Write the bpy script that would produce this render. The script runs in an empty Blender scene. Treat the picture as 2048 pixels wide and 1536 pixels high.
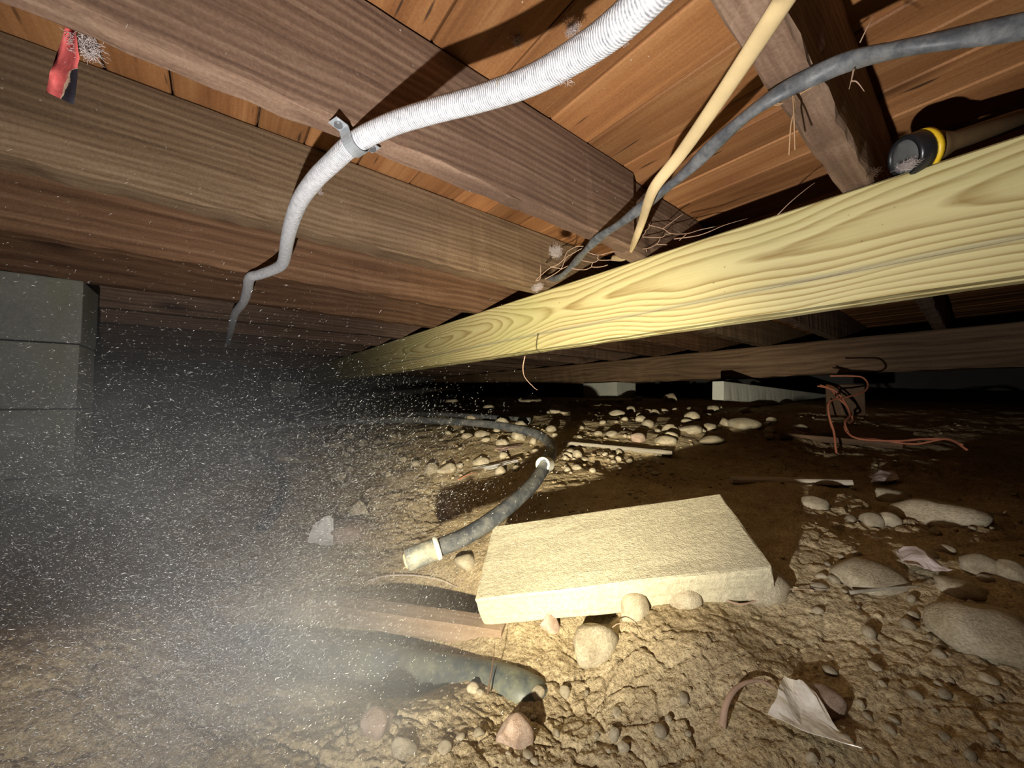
import bpy, bmesh, math, random
import numpy as np
from mathutils import Vector, Matrix, Quaternion

random.seed(7)
rng = np.random.default_rng(7)
scene = bpy.context.scene
COL = scene.collection

# ------------------------------------------------------------------ camera
# X runs along the floor joists, Y along the new girder, Z up.
F_PX = 745.0
HC = 0.40                                   # lens height above datum
PITCH = math.atan(30.0 / F_PX)
AZ = math.radians(51.5)
cam_d = bpy.data.cameras.new('camera')
cam = bpy.data.objects.new('camera', cam_d)
COL.objects.link(cam)
cam_d.sensor_width = 36.0
cam_d.lens = F_PX / 2048.0 * 36.0
cam_d.clip_start = 0.01
cam.location = (0, 0, HC)
cam.rotation_euler = (math.pi / 2 + PITCH, 0, AZ - math.pi / 2)
scene.camera = cam

def RF(right, fwd, up):
    """camera-levelled right / forward / up metres -> world"""
    return Vector((right * math.sin(AZ) + fwd * math.cos(AZ),
                   -right * math.cos(AZ) + fwd * math.sin(AZ), HC + up))

def ray(px, py):
    r, u, w = px - 1024.0, 768.0 - py, F_PX
    fw = w * math.cos(PITCH) - u * math.sin(PITCH)
    up = u * math.cos(PITCH) + w * math.sin(PITCH)
    return r / fw, up / fw

def P(px, py, fwd):
    r, u = ray(px, py)
    return RF(r * fwd, fwd, u * fwd)

def PZ(px, py, zrel):
    r, u = ray(px, py)
    f = zrel / u
    return RF(r * f, f, zrel)

# ------------------------------------------------------------------ world, light, exposure
world = bpy.data.worlds.new('world')
scene.world = world
world.use_nodes = True
bg = world.node_tree.nodes['Background']
bg.inputs[0].default_value = (0.6, 0.7, 1.0, 1)
bg.inputs[1].default_value = 0.0
vs = scene.view_settings
vs.view_transform = 'Standard'
vs.look = 'None'
vs.exposure = 0.46
vs.gamma = 1.0
vs.use_curve_mapping = False
scene.cycles.max_bounces = 3
scene.cycles.diffuse_bounces = 2
scene.cycles.glossy_bounces = 2
scene.cycles.transmission_bounces = 3
scene.cycles.volume_bounces = 0
scene.cycles.volume_step_rate = 6.0
scene.cycles.volume_max_steps = 24
scene.cycles.adaptive_threshold = 0.12
scene.cycles.adaptive_min_samples = 12

LIGHT_POS = RF(-0.12, 0.07, -0.20)
def spot(name, aim, energy, size, blend, color, rad=0.006):
    d = bpy.data.lights.new(name, 'SPOT')
    d.energy = energy
    d.spot_size = math.radians(size)
    d.spot_blend = blend
    d.color = color
    d.shadow_soft_size = rad
    d.use_nodes = True                      # a broad reflector: the near field falls off more slowly than a point
    nt = d.node_tree
    em = nt.nodes['Emission']
    fo = nt.nodes.new('ShaderNodeLightFalloff')
    fo.inputs['Strength'].default_value = 1.0
    fo.inputs['Smooth'].default_value = 0.6
    nt.links.new(fo.outputs['Quadratic'], em.inputs['Strength'])
    o = bpy.data.objects.new(name, d)
    COL.objects.link(o)
    o.location = LIGHT_POS
    o.rotation_euler = (aim - LIGHT_POS).to_track_quat('-Z', 'Y').to_euler()
    return o
# a hand torch lying low at the lower left: wide white spill and a yellowish hot beam
spot('torch_spill', P(1000, 470, 1.5), 66.0, 160, 1.0, (1.0, 0.97, 0.92))
spot('torch_beam', P(1140, 800, 1.5), 92.0, 72, 1.0, (1.0, 0.88, 0.56))

# ------------------------------------------------------------------ noise
def _h(ix, iy, iz, seed):
    n = (ix * 374761393 + iy * 668265263 + iz * 2147483647 + seed * 974711) & 0xFFFFFFFF
    n = ((n ^ (n >> 13)) * 1274126177) & 0xFFFFFFFF
    n = ((n ^ (n >> 16)) * 2246822519) & 0xFFFFFFFF
    return ((n ^ (n >> 15)) & 0xFFFFFF) / float(0xFFFFFF)

def vnoise(x, y, z=None, seed=0):
    x = np.asarray(x, float); y = np.asarray(y, float)
    z = np.zeros_like(x) if z is None else np.asarray(z, float)
    ix, iy, iz = (np.floor(a).astype(np.int64) for a in (x, y, z))
    fx, fy, fz = x - ix, y - iy, z - iz
    s = lambda t: t * t * t * (t * (t * 6 - 15) + 10)
    fx, fy, fz = s(fx), s(fy), s(fz)
    def c(a, b, d): return _h(ix + a, iy + b, iz + d, seed)
    x00 = c(0,0,0) * (1-fx) + c(1,0,0) * fx
    x10 = c(0,1,0) * (1-fx) + c(1,1,0) * fx
    x01 = c(0,0,1) * (1-fx) + c(1,0,1) * fx
    x11 = c(0,1,1) * (1-fx) + c(1,1,1) * fx
    return ((x00*(1-fy) + x10*fy) * (1-fz) + (x01*(1-fy) + x11*fy) * fz) * 2 - 1

def fbm(x, y, seed=0, octv=4, gain=0.5):
    t = 0; a = 1.0; s = 0
    for i in range(octv):
        t = t + a * vnoise(x * 2**i + 17.3*i, y * 2**i - 9.1*i, seed=seed + i); s += a; a *= gain
    return t / s

def worley(x, y, seed=0):
    """edge distance and per-cell tilted height (-.5..1)"""
    x = np.asarray(x, float); y = np.asarray(y, float)
    ix, iy = np.floor(x).astype(np.int64), np.floor(y).astype(np.int64)
    f1 = np.full(x.shape, 9.0); f2 = np.full(x.shape, 9.0); hh = np.zeros(x.shape)
    zz = np.zeros_like(ix)
    for a in (-1, 0, 1):
        for b in (-1, 0, 1):
            cx, cy = ix + a, iy + b
            qx = cx + _h(cx, cy, zz, seed); qy = cy + _h(cx, cy, zz + 1, seed)
            dx, dy = x - qx, y - qy
            d = np.sqrt(dx * dx + dy * dy)
            hc = _h(cx, cy, zz + 2, seed) - .5 + dx * (_h(cx, cy, zz + 3, seed) - .5) * 1.2 + dy * (_h(cx, cy, zz + 4, seed) - .6) * 1.4
            near = d < f1
            f2 = np.where(near, f1, np.minimum(f2, d))
            hh = np.where(near, hc, hh)
            f1 = np.where(near, d, f1)
    return f2 - f1, hh

# ------------------------------------------------------------------ mesh helpers
def link(o, parent=None):
    COL.objects.link(o)
    if parent is not None:
        o.parent = parent
    return o

def new_mesh(name, verts, faces, mat=None, smooth=False, uvs=None):
    me = bpy.data.meshes.new(name)
    me.from_pydata([tuple(v) for v in verts], [], [tuple(f) for f in faces])
    if uvs is not None:
        uvl = me.uv_layers.new(name='UVMap')
        li = np.zeros(len(me.loops), dtype=np.int32)
        me.loops.foreach_get('vertex_index', li)
        uvl.data.foreach_set('uv', np.asarray(uvs, dtype=np.float32)[li].ravel())
    if smooth:
        me.polygons.foreach_set('use_smooth', [True] * len(me.polygons))
    if mat:
        me.materials.append(mat)
    me.update()
    return me

def obj(name, me, parent=None, loc=None):
    o = bpy.data.objects.new(name, me)
    if loc is not None:
        o.location = loc
    return link(o, parent)

def empty(name, loc=(0, 0, 0)):
    o = bpy.data.objects.new(name, None)
    o.location = loc
    o.empty_display_size = 0.05
    return link(o)

def tag(o, label, cat, group=None, kind=None):
    if label: o['label'] = label
    if cat: o['category'] = cat
    if group: o['group'] = group
    if kind: o['kind'] = kind
    return o

def catmull(pts, n=8):
    pts = [Vector(p) for p in pts]
    if len(pts) < 3:
        return [pts[0].lerp(pts[-1], i / n) for i in range(n + 1)]
    out = []
    q = [pts[0] * 2 - pts[1]] + pts + [pts[-1] * 2 - pts[-2]]
    for i in range(1, len(q) - 2):
        p0, p1, p2, p3 = q[i-1], q[i], q[i+1], q[i+2]
        for k in range(n):
            t = k / n
            out.append(0.5 * ((2*p1) + (p2-p0)*t + (2*p0-5*p1+4*p2-p3)*t*t + (3*p1-p0-3*p2+p3)*t**3))
    out.append(pts[-1])
    return out

def tube_data(path, radius, sides=10, flat=1.0, twist=0.0, caps=True, jitter=0.0, ref=None):
    """ring sweep; radius scalar / list; flat squashes one axis; twist turns per metre"""
    path = [Vector(p) for p in path]
    n = len(path)
    if not hasattr(radius, '__len__'):
        radius = [radius] * n
    V, Fc, UV = [], [], []
    t0 = (path[1] - path[0]).normalized()
    up = Vector(ref) if ref else (Vector((0, 0, 1)) if abs(t0.z) < 0.9 else Vector((1, 0, 0)))
    nrm = (up - t0 * up.dot(t0)).normalized()
    s = 0.0
    for i, p in enumerate(path):
        t = (path[min(i+1, n-1)] - path[max(i-1, 0)]).normalized()
        nrm = (nrm - t * nrm.dot(t)).normalized()
        bi = t.cross(nrm)
        if i: s += (p - path[i-1]).length
        a0 = twist * s * 2 * math.pi
        ca, sa = math.cos(a0), math.sin(a0)
        e1 = nrm * ca + bi * sa
        e2 = bi * ca - nrm * sa
        for k in range(sides):
            a = 2 * math.pi * k / sides
            r = radius[i] * (1 + jitter * random.uniform(-1, 1))
            V.append(p + e1 * math.cos(a) * r + e2 * math.sin(a) * r * flat)
            UV.append((s, k / sides))
    for i in range(n - 1):
        for k in range(sides):
            k2 = (k + 1) % sides
            Fc.append((i*sides+k, i*sides+k2, (i+1)*sides+k2, (i+1)*sides+k))
    if caps:
        Fc.append(tuple(range(sides))[::-1])
        Fc.append(tuple((n-1)*sides + k for k in range(sides)))
    return V, Fc, UV

def tube(name, path, radius, mat, parent=None, **kw):
    V, Fc, UV = tube_data(path, radius, **kw)
    return obj(name, new_mesh(name, V, Fc, mat, True, UV), parent)

def multi_tube(name, paths, radius, mat, parent=None, sides=4, taper=True):
    V, Fc = [], []
    for p in paths:
        n = len(p)
        rr = [radius * (1 - 0.75 * i / (n-1)) if taper else radius for i in range(n)]
        v, f, _ = tube_data(p, rr, sides=sides)
        b = len(V)
        V += v
        Fc += [tuple(i + b for i in q) for q in f]
    return obj(name, new_mesh(name, V, Fc, mat, True), parent)

def box_data(x0, x1, y0, y1, z0, z1):
    V = [(x0,y0,z0),(x1,y0,z0),(x1,y1,z0),(x0,y1,z0),(x0,y0,z1),(x1,y0,z1),(x1,y1,z1),(x0,y1,z1)]
    Fc = [(0,3,2,1),(4,5,6,7),(0,1,5,4),(1,2,6,5),(2,3,7,6),(3,0,4,7)]
    return V, Fc

def lumber_data(length, w, h, seg, bev=0.003, rough=0.0015, seed=0, groove=None):
    """timber along +X from 0, width along Y, height Z, eased and slightly ragged arrises"""
    prof = [(0, bev), (bev, 0), (w - bev, 0), (w, bev), (w, h - bev), (w - bev, h), (bev, h), (0, h - bev)]
    if groove:
        z, gw, gd = groove
        prof += [(0, z + gw), (gd, z + gw * .5), (gd, z - gw*.5), (0, z - gw)]
    m = len(prof)
    V, Fc = [], []
    r = random.Random(seed)
    for i in range(seg + 1):
        x = length * i / seg
        bow = 0.002 * math.sin(x * 1.7 + seed)
        for k, (y, z) in enumerate(prof):
            j = rough * 1.6 if k in (0, 1, 2, 3) else rough * .3
            V.append((x, y + bow + r.uniform(-j, j), z + r.uniform(-j, j)))
    for i in range(seg):
        for k in range(m):
            k2 = (k + 1) % m
            Fc.append((i*m+k, (i+1)*m+k, (i+1)*m+k2, i*m+k2))
    Fc.append(tuple(range(m)))
    Fc.append(tuple(seg*m + k for k in range(m))[::-1])
    return V, Fc

_ico = {}
def ico(sub):
    if sub not in _ico:
        bm = bmesh.new()
        bmesh.ops.create_icosphere(bm, subdivisions=sub, radius=1.0)
        bm.verts.ensure_lookup_table()
        _ico[sub] = (np.array([v.co[:] for v in bm.verts]), [tuple(v.index for v in f.verts) for f in bm.faces])
        bm.free()
    return _ico[sub]

def rock_data(sub, seed, angular=0.3, rough=0.05):
    v, f = ico(sub)
    r = np.random.default_rng(seed)
    d = v.copy()
    # cut by random planes for facets
    for _ in range(int(10 * angular) + 3):
        nvec = r.normal(size=3); nvec /= np.linalg.norm(nvec)
        lim = r.uniform(0.5, 0.8) if angular >= .5 else (r.uniform(0.62, 0.92) if angular > .2 else r.uniform(.75, .97))
        k = d @ nvec
        over = np.clip(k - lim, 0, None)
        d -= np.outer(over * 0.85, nvec)
    n = vnoise(v[:,0]*1.3+seed, v[:,1]*1.3, v[:,2]*1.3, seed) * .14 + vnoise(v[:,0]*5+seed, v[:,1]*5, v[:,2]*5, seed+3) * rough
    d = d * (1 + n)[:, None]
    return d, f

# ------------------------------------------------------------------ material helper
class G:
    def __init__(self, name, rough=0.85, spec=0.2):
        self.m = bpy.data.materials.new(name)
        self.m.use_nodes = True
        self.t = self.m.node_tree
        self.b = self.t.nodes['Principled BSDF']
        self.b.inputs['Roughness'].default_value = rough
        self.b.inputs['Specular IOR Level'].default_value = spec
    def n(self, typ, props=None, **ins):
        nd = self.t.nodes.new(typ)
        for k, v in (props or {}).items():
            setattr(nd, k, v)
        for k, v in ins.items():
            key = int(k[1:]) if k[0] == 'i' and k[1:].isdigit() else k.replace('_', ' ')
            self.set(nd.inputs[key], v)
        return nd
    def set(self, sock, v):
        if isinstance(v, bpy.types.NodeSocket):
            self.t.links.new(v, sock)
        elif isinstance(v, bpy.types.Node):
            self.t.links.new(v.outputs[0], sock)
        elif isinstance(v, tuple) and len(v) == 3 and sock.type == 'RGBA':
            sock.default_value = (*v, 1)
        else:
            sock.default_value = v
    def coord(self, scale=(1,1,1), which='Object', loc=(0,0,0)):
        c = self.n('ShaderNodeTexCoord')
        return self.n('ShaderNodeMapping', Vector=c.outputs[which], Scale=scale, Location=loc).outputs[0]
    def noise(self, vec, scale, detail=4, rough=0.55, dist=0.0):
        return self.n('ShaderNodeTexNoise', Vector=vec, Scale=scale, Detail=detail, Roughness=rough, Distortion=dist).outputs['Fac']
    def math(self, op, a, b=0.0, c=0.0, clamp=False):
        return self.n('ShaderNodeMath', {'operation': op, 'use_clamp': clamp}, i0=a, i1=b, i2=c).outputs[0]
    def mix(self, fac, a, b, blend='MIX'):
        nd = self.n('ShaderNodeMix', {'data_type': 'RGBA', 'blend_type': blend})
        self.set(nd.inputs[0], fac); self.set(nd.inputs[6], a); self.set(nd.inputs[7], b)
        return nd.outputs[2]
    def ramp(self, fac, stops):
        nd = self.n('ShaderNodeValToRGB', Fac=fac)
        el = nd.color_ramp.elements
        while len(el) < len(stops): el.new(0.5)
        for e, (p, c) in zip(el, stops):
            e.position = p
            e.color = (*c, 1) if isinstance(c, tuple) else (c, c, c, 1)
        return nd.outputs[0]
    def bump(self, h, strength=0.4, dist=0.004, normal=None):
        nd = self.n('ShaderNodeBump', Height=h, Strength=strength, Distance=dist)
        if normal is not None: self.set(nd.inputs['Normal'], normal)
        return nd.outputs[0]
    def out(self, color, normal=None, rough=None, metallic=None):
        self.set(self.b.inputs['Base Color'], color)
        if normal is not None: self.set(self.b.inputs['Normal'], normal)
        if rough is not None: self.set(self.b.inputs['Roughness'], rough)
        if metallic is not None: self.set(self.b.inputs['Metallic'], metallic)
        return self.m

def wood(name, dark, mid, light, axis=0, ringscale=60, knots=True, streak=0.0, bumpd=0.0015, rough=0.8):
    """old sawn timber, grain along local axis"""
    g = G(name, rough, 0.2)
    rnd = g.n('ShaderNodeObjectInfo').outputs['Random']
    c = g.n('ShaderNodeTexCoord').outputs['Object']
    off = g.n('ShaderNodeCombineXYZ', X=g.math('MULTIPLY', rnd, 37.0), Y=g.math('MULTIPLY', rnd, 11.0), Z=g.math('MULTIPLY', rnd, 23.0))
    v0 = g.n('ShaderNodeVectorMath', {'operation': 'ADD'}, i0=c, i1=off).outputs[0]
    def st(l, t):
        s = [t, t, t]; s[axis] = l
        return g.n('ShaderNodeMapping', Vector=v0, Scale=tuple(s)).outputs[0]
    warp = g.noise(st(1.2, 5.0), 1.0, 2)
    fine = g.noise(st(3.0, 160.0), 1.0, 4, 0.6)
    band = g.noise(st(0.7, 22.0), 1.0, 3, 0.6, 1.2)
    sep = g.n('ShaderNodeSeparateXYZ', Vector=v0)
    cross = sep.outputs[2]
    rings = g.math('SINE', g.math('ADD', g.math('MULTIPLY', cross, ringscale * 6.28), g.math('MULTIPLY', warp, 34.0)))
    rings = g.math('MULTIPLY_ADD', rings, 0.5, 0.5)
    f = g.math('ADD', g.math('MULTIPLY_ADD', band, 0.55, 0.22), g.math('MULTIPLY_ADD', fine, 0.42, -0.21))
    f = g.math('ADD', f, g.math('MULTIPLY_ADD', rings, 0.13, -0.065))
    speck = g.noise(v0, 260.0, 2, 0.6)
    f = g.math('ADD', f, g.math('MULTIPLY_ADD', speck, 0.3, -0.15))
    col = g.ramp(f, [(0.22, dark), (0.5, mid), (0.78, light)])
    tint = g.math('MULTIPLY_ADD', rnd, 0.5, 0.75)
    big = g.noise(st(0.9, 2.2), 1.0, 3)
    mottle = g.ramp(big, [(0.3, 0.55), (0.7, 1.25)])
    col = g.mix(1.0, col, mottle, 'MULTIPLY')
    col = g.mix(1.0, col, g.n('ShaderNodeCombineColor', i0=tint, i1=tint, i2=tint).outputs[0], 'MULTIPLY')
    if knots:
        vo = g.n('ShaderNodeTexVoronoi', Vector=st(1.6, 4.4), Scale=1.0)
        k = g.ramp(vo.outputs['Distance'], [(0.03, 1.0), (0.13, 0.0)])
        col = g.mix(g.math('MULTIPLY', k, 0.8), col, tuple(x * 0.45 for x in dark))
    if streak:
        sn = g.noise(st(9.0, 95.0), 1.0, 1, 0.3)
        k = g.ramp(sn, [(0.74, 0.0), (0.80, 1.0)])
        col = g.mix(g.math('MULTIPLY', k, streak), col, (0.02, 0.014, 0.01))
    # pale dust flecks
    fl = g.n('ShaderNodeTexVoronoi', Vector=v0, Scale=42.0)
    k = g.ramp(fl.outputs['Distance'], [(0.05, 1.0), (0.075, 0.0)])
    sel = g.ramp(g.noise(v0, 4.0, 2), [(0.58, 0.0), (0.66, 1.0)])
    col = g.mix(g.math('MULTIPLY', g.math('MULTIPLY', k, sel), 0.75), col, (0.55, 0.5, 0.42))
    h = g.math('ADD', g.math('MULTIPLY', fine, 0.6), g.math('MULTIPLY', rings, 0.25))
    return g.out(col, g.bump(h, 0.6, bumpd))

M = {}
M['joist'] = wood('joist_wood', (0.06, 0.034, 0.024), (0.155, 0.095, 0.064), (0.27, 0.185, 0.13), 0, 70)
M['joist_warm'] = wood('warm_joist_wood', (0.06, 0.028, 0.014), (0.155, 0.080, 0.042), (0.26, 0.155, 0.09), 0, 40)
M['joist_tan'] = wood('tan_joist_wood', (0.065, 0.036, 0.02), (0.165, 0.105, 0.06), (0.27, 0.19, 0.12), 0, 75)
M['girder'] = wood('old_girder_wood', (0.06, 0.034, 0.02), (0.17, 0.105, 0.06), (0.27, 0.18, 0.11), 0, 30)
M['plank'] = wood('subfloor_pine', (0.19, 0.075, 0.028), (0.33, 0.145, 0.055), (0.47, 0.24, 0.10), 1, 38, True, 0.8, 0.001, 0.6)
M['grey_board'] = wood('weathered_board', (0.22, 0.18, 0.13), (0.40, 0.35, 0.27), (0.55, 0.5, 0.41), 0, 40, False)
M['red_board'] = wood('buried_board', (0.28, 0.18, 0.11), (0.38, 0.27, 0.18), (0.46, 0.34, 0.24), 0, 40, False)

def treated():
    g = G('treated_pine', 0.6, 0.3)
    c = g.n('ShaderNodeTexCoord').outputs['Object']
    sep = g.n('ShaderNodeSeparateXYZ', Vector=c)
    x, z = sep.outputs[0], sep.outputs[2]
    lv = g.n('ShaderNodeMapping', Vector=c, Scale=(1.15, 3.0, 3.0), Location=(3.1, 0, 0.3)).outputs[0]
    low = g.noise(lv, 1.0, 2, 0.45)
    wob = g.noise(g.n('ShaderNodeMapping', Vector=c, Scale=(6, 20, 20)).outputs[0], 1.0, 2)
    dz = g.math('SUBTRACT', z, 0.115)
    r = g.math('SQRT', g.math('ADD', g.math('MULTIPLY', dz, dz), 0.0012))
    ring = g.math('ADD', g.math('MULTIPLY', r, 85.0), g.math('MULTIPLY', low, 17.0))
    ring = g.math('ADD', ring, g.math('MULTIPLY', wob, 0.7))
    fr = g.math('FRACT', ring)
    band = g.ramp(fr, [(0.0, 0.0), (0.45, 0.25), (0.82, 1.0), (0.97, 0.0)])
    fine = g.noise(g.n('ShaderNodeMapping', Vector=c, Scale=(4, 200, 200)).outputs[0], 1.0, 3)
    col = g.mix(band, (0.58, 0.50, 0.25), (0.29, 0.195, 0.065))
    col = g.mix(g.math('MULTIPLY', g.ramp(fine, [(0.35, 0.0), (0.7, 1.0)]), 0.35), col, (0.62, 0.58, 0.31))
    gr = g.noise(g.n('ShaderNodeMapping', Vector=c, Scale=(2.2, 6, 6), Location=(9, 0, 0)).outputs[0], 1.0, 3)
    col = g.mix(g.math('MULTIPLY', g.ramp(gr, [(0.5, 0.0), (0.75, 1.0)]), 0.35), col, (0.42, 0.46, 0.16))
    sp = g.n('ShaderNodeTexVoronoi', Vector=c, Scale=38.0)
    k = g.math('MULTIPLY', g.ramp(sp.outputs['Distance'], [(0.04, 1.0), (0.09, 0.0)]), g.ramp(g.noise(c, 9.0, 2), [(0.52, 0.0), (0.6, 1.0)]))
    col = g.mix(g.math('MULTIPLY', k, 0.7), col, (0.13, 0.08, 0.03))
    # grey handling stripe low on the face
    d = g.math('ABSOLUTE', g.math('SUBTRACT', z, 0.052))
    st = g.ramp(d, [(0.0025, 1.0), (0.0055, 0.0)])
    col = g.mix(g.math('MULTIPLY', st, 0.6), col, (0.22, 0.21, 0.16))
    return g.out(col, g.bump(g.math('ADD', band, fine), 0.25, 0.001))
M['treated'] = treated()

def dirt():
    g = G('dry_dirt', 0.95, 0.1)
    c = g.coord()
    a = g.noise(c, 3.0, 5, 0.6)
    b = g.noise(c, 38.0, 5, 0.65)
    col = g.ramp(a, [(0.3, (0.31, 0.242, 0.148)), (0.55, (0.44, 0.362, 0.232)), (0.75, (0.54, 0.46, 0.315))])
    col = g.mix(0.55, col, g.ramp(b, [(0.3, (0.5, 0.42, 0.33)), (0.7, (1.25, 1.2, 1.1))]), 'MULTIPLY')
    gr = g.noise(c, 330.0, 3, 0.7)
    col = g.mix(0.75, col, g.ramp(gr, [(0.34, (0.42, 0.38, 0.33)), (0.5, (1.0, 1.0, 1.0)), (0.66, (1.35, 1.33, 1.28))]), 'MULTIPLY')
    v = g.n('ShaderNodeTexVoronoi', {'feature': 'F1'}, Vector=c, Scale=120.0).outputs['Distance']
    h = g.math('ADD', g.math('MULTIPLY', b, 1.0), g.math('MULTIPLY', gr, 0.8))
    h = g.math('SUBTRACT', h, g.math('MULTIPLY', v, 0.5))
    return g.out(col, g.bump(h, 0.75, 0.004))
M['dirt'] = dirt()

def stone(name, c1, c2, c3, sc=14.0):
    g = G(name, 0.85, 0.2)
    rnd = g.n('ShaderNodeObjectInfo').outputs['Random']
    c = g.coord()
    v0 = g.n('ShaderNodeVectorMath', {'operation': 'ADD'}, i0=c, i1=g.n('ShaderNodeCombineXYZ', X=g.math('MULTIPLY', rnd, 31.0))).outputs[0]
    a = g.noise(v0, 1.6, 4)
    b = g.noise(v0, sc, 5, 0.7)
    col = g.ramp(a, [(0.3, c1), (0.5, c2), (0.72, c3)])
    col = g.mix(0.8, col, g.ramp(b, [(0.32, 0.5), (0.68, 1.25)]), 'MULTIPLY')
    t = g.math('MULTIPLY_ADD', rnd, 0.4, 0.8)
    col = g.mix(1.0, col, g.n('ShaderNodeCombineColor', i0=t, i1=t, i2=t).outputs[0], 'MULTIPLY')
    return g.out(col, g.bump(b, 0.5, 0.02))
M['stone'] = stone('river_stone', (0.36, 0.29, 0.19), (0.50, 0.42, 0.29), (0.60, 0.53, 0.39))
M['stone_pink'] = stone('pink_stone', (0.34, 0.23, 0.16), (0.47, 0.34, 0.26), (0.56, 0.44, 0.36))
M['stone_grey'] = stone('grey_stone', (0.34, 0.275, 0.18), (0.44, 0.37, 0.255), (0.53, 0.46, 0.335))

def concrete(name, base, spots=0.3, stain=None, pit=True):
    g = G(name, 0.95, 0.15)
    c = g.coord()
    a = g.noise(c, 5.0, 4)
    b = g.noise(c, 150.0, 4, 0.7)
    e = g.noise(c, 480.0, 2, 0.6)
    col = g.mix(0.7, base, g.ramp(a, [(0.3, 0.78), (0.7, 1.12)]), 'MULTIPLY')
    col = g.mix(spots, col, g.ramp(b, [(0.35, 0.55), (0.65, 1.2)]), 'MULTIPLY')
    if stain:
        s = g.ramp(g.noise(g.n('ShaderNodeMapping', Vector=c, Scale=(1, 1, .25)).outputs[0], 9.0, 3), [(0.5, 0.0), (0.68, 1.0)])
        col = g.mix(g.math('MULTIPLY', s, 0.5), col, stain)
    h = g.math('ADD', b, g.math('MULTIPLY', e, 0.5))
    if pit:
        v = g.n('ShaderNodeTexVoronoi', Vector=c, Scale=60.0).outputs['Distance']
        h = g.math('ADD', h, g.ramp(v, [(0.08, -0.9), (0.2, 0.0)]))
    return g.out(col, g.bump(h, 0.6, 0.003))
M['concrete'] = concrete('pier_concrete', (0.25, 0.245, 0.225), 0.4, (0.19, 0.20, 0.10))
M['slab'] = concrete('slab_concrete', (0.50, 0.445, 0.31), 0.45)
M['pad'] = concrete('pale_concrete', (0.52, 0.52, 0.46), 0.2, None, False)

def plain(name, c, rough=0.6, spec=0.3, var=0.25, sc=30.0, bump=0.15, metal=0.0, dusty=None):
    g = G(name, rough, spec)
    co = g.coord()
    n = g.noise(co, sc, 4, 0.6)
    col = g.mix(var, c, g.ramp(n, [(0.3, 0.4), (0.7, 1.4)]), 'MULTIPLY')
    if dusty:
        d = g.noise(co, sc * 0.6, 5, 0.7)
        col = g.mix(g.ramp(d, [(0.42, 0.0), (0.66, 0.8)]), col, dusty)
    g.b.inputs['Metallic'].default_value = metal
    return g.out(col, g.bump(n, bump, 0.003))
M['hose'] = plain('black_polythene', (0.05, 0.055, 0.062), 0.5, 0.4, 0.4, 60, 0.2, 0, (0.17, 0.165, 0.15))
M['pipe'] = plain('dusty_black_pipe', (0.055, 0.065, 0.07), 0.45, 0.45, 0.4, 40, 0.2, 0, (0.20, 0.20, 0.13))
M['ring'] = plain('pale_plastic', (0.62, 0.6, 0.5), 0.5, 0.3)
M['cap'] = plain('dusty_cap', (0.15, 0.16, 0.15), 0.6, 0.3, 0.3, 60, 0.2, 0, (0.5, 0.45, 0.3))
M['cable_black'] = plain('grey_black_cable', (0.075, 0.08, 0.09), 0.5, 0.4, 0.4, 90, 0.2, 0, (0.19, 0.19, 0.19))
M['cable_tan'] = plain('tan_cable', (0.66, 0.50, 0.27), 0.6, 0.3, 0.15, 40, 0.1)
M['galv'] = plain('galvanised_steel', (0.55, 0.58, 0.62), 0.45, 0.5, 0.3, 60, 0.2, 0.6)
M['screw'] = plain('screw_steel', (0.3, 0.31, 0.33), 0.4, 0.5, 0.2, 60, 0.1, 0.7)
M['rust'] = plain('rusty_steel', (0.20, 0.07, 0.03), 0.8, 0.2, 0.5, 90, 0.3)
M['root'] = plain('dry_root', (0.36, 0.24, 0.17), 0.9, 0.1, 0.3, 60)
M['root_dark'] = plain('dark_root', (0.13, 0.08, 0.05), 0.9, 0.1, 0.3, 60)
M['lint'] = plain('grey_lint', (0.55, 0.47, 0.45), 0.95, 0.05, 0.2, 30, 0)
M['twine'] = plain('brown_twine', (0.36, 0.22, 0.12), 0.9, 0.1, 0.3, 90)
M['orange'] = plain('orange_cord', (0.42, 0.15, 0.085), 0.8, 0.2, 0.3, 60)
M['paper'] = plain('white_paper', (0.75, 0.74, 0.72), 0.8, 0.2, 0.1, 30, 0.1)
M['torch_black'] = plain('torch_black', (0.016, 0.016, 0.018), 0.3, 0.5, 0.3, 50, 0.05)
M['torch_yellow'] = plain('torch_yellow', (0.75, 0.48, 0.02), 0.4, 0.5, 0.15, 50, 0.05)
M['torch_body'] = plain('torch_body', (0.12, 0.075, 0.035), 0.6, 0.3, 0.3, 50, 0.1)
M['reflector'] = plain('torch_reflector', (0.7, 0.7, 0.7), 0.15, 0.5, 0.1, 30, 0, 1.0)
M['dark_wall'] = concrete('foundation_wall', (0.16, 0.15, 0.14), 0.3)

def foil():
    g = G('crumpled_foil', 0.35, 0.5)
    co = g.coord()
    n = g.noise(co, 26.0, 4, 0.6)
    col = g.mix(g.ramp(n, [(0.5, 0.0), (0.68, 1.0)]), (0.82, 0.80, 0.74), (0.5, 0.44, 0.34))
    return g.out(col, g.bump(n, 0.5, 0.006), g.ramp(n, [(0.4, 0.28), (0.65, 0.7)]), g.ramp(n, [(0.4, 0.35), (0.62, 0.0)]))
M['foil'] = foil()

def glass():
    g = G('torch_lens_glass', 0.05, 0.5)
    g.b.inputs['Transmission Weight'].default_value = 0.9
    g.b.inputs['IOR'].default_value = 1.45
    return g.out((0.9, 0.9, 0.9))
M['glass'] = glass()

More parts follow.
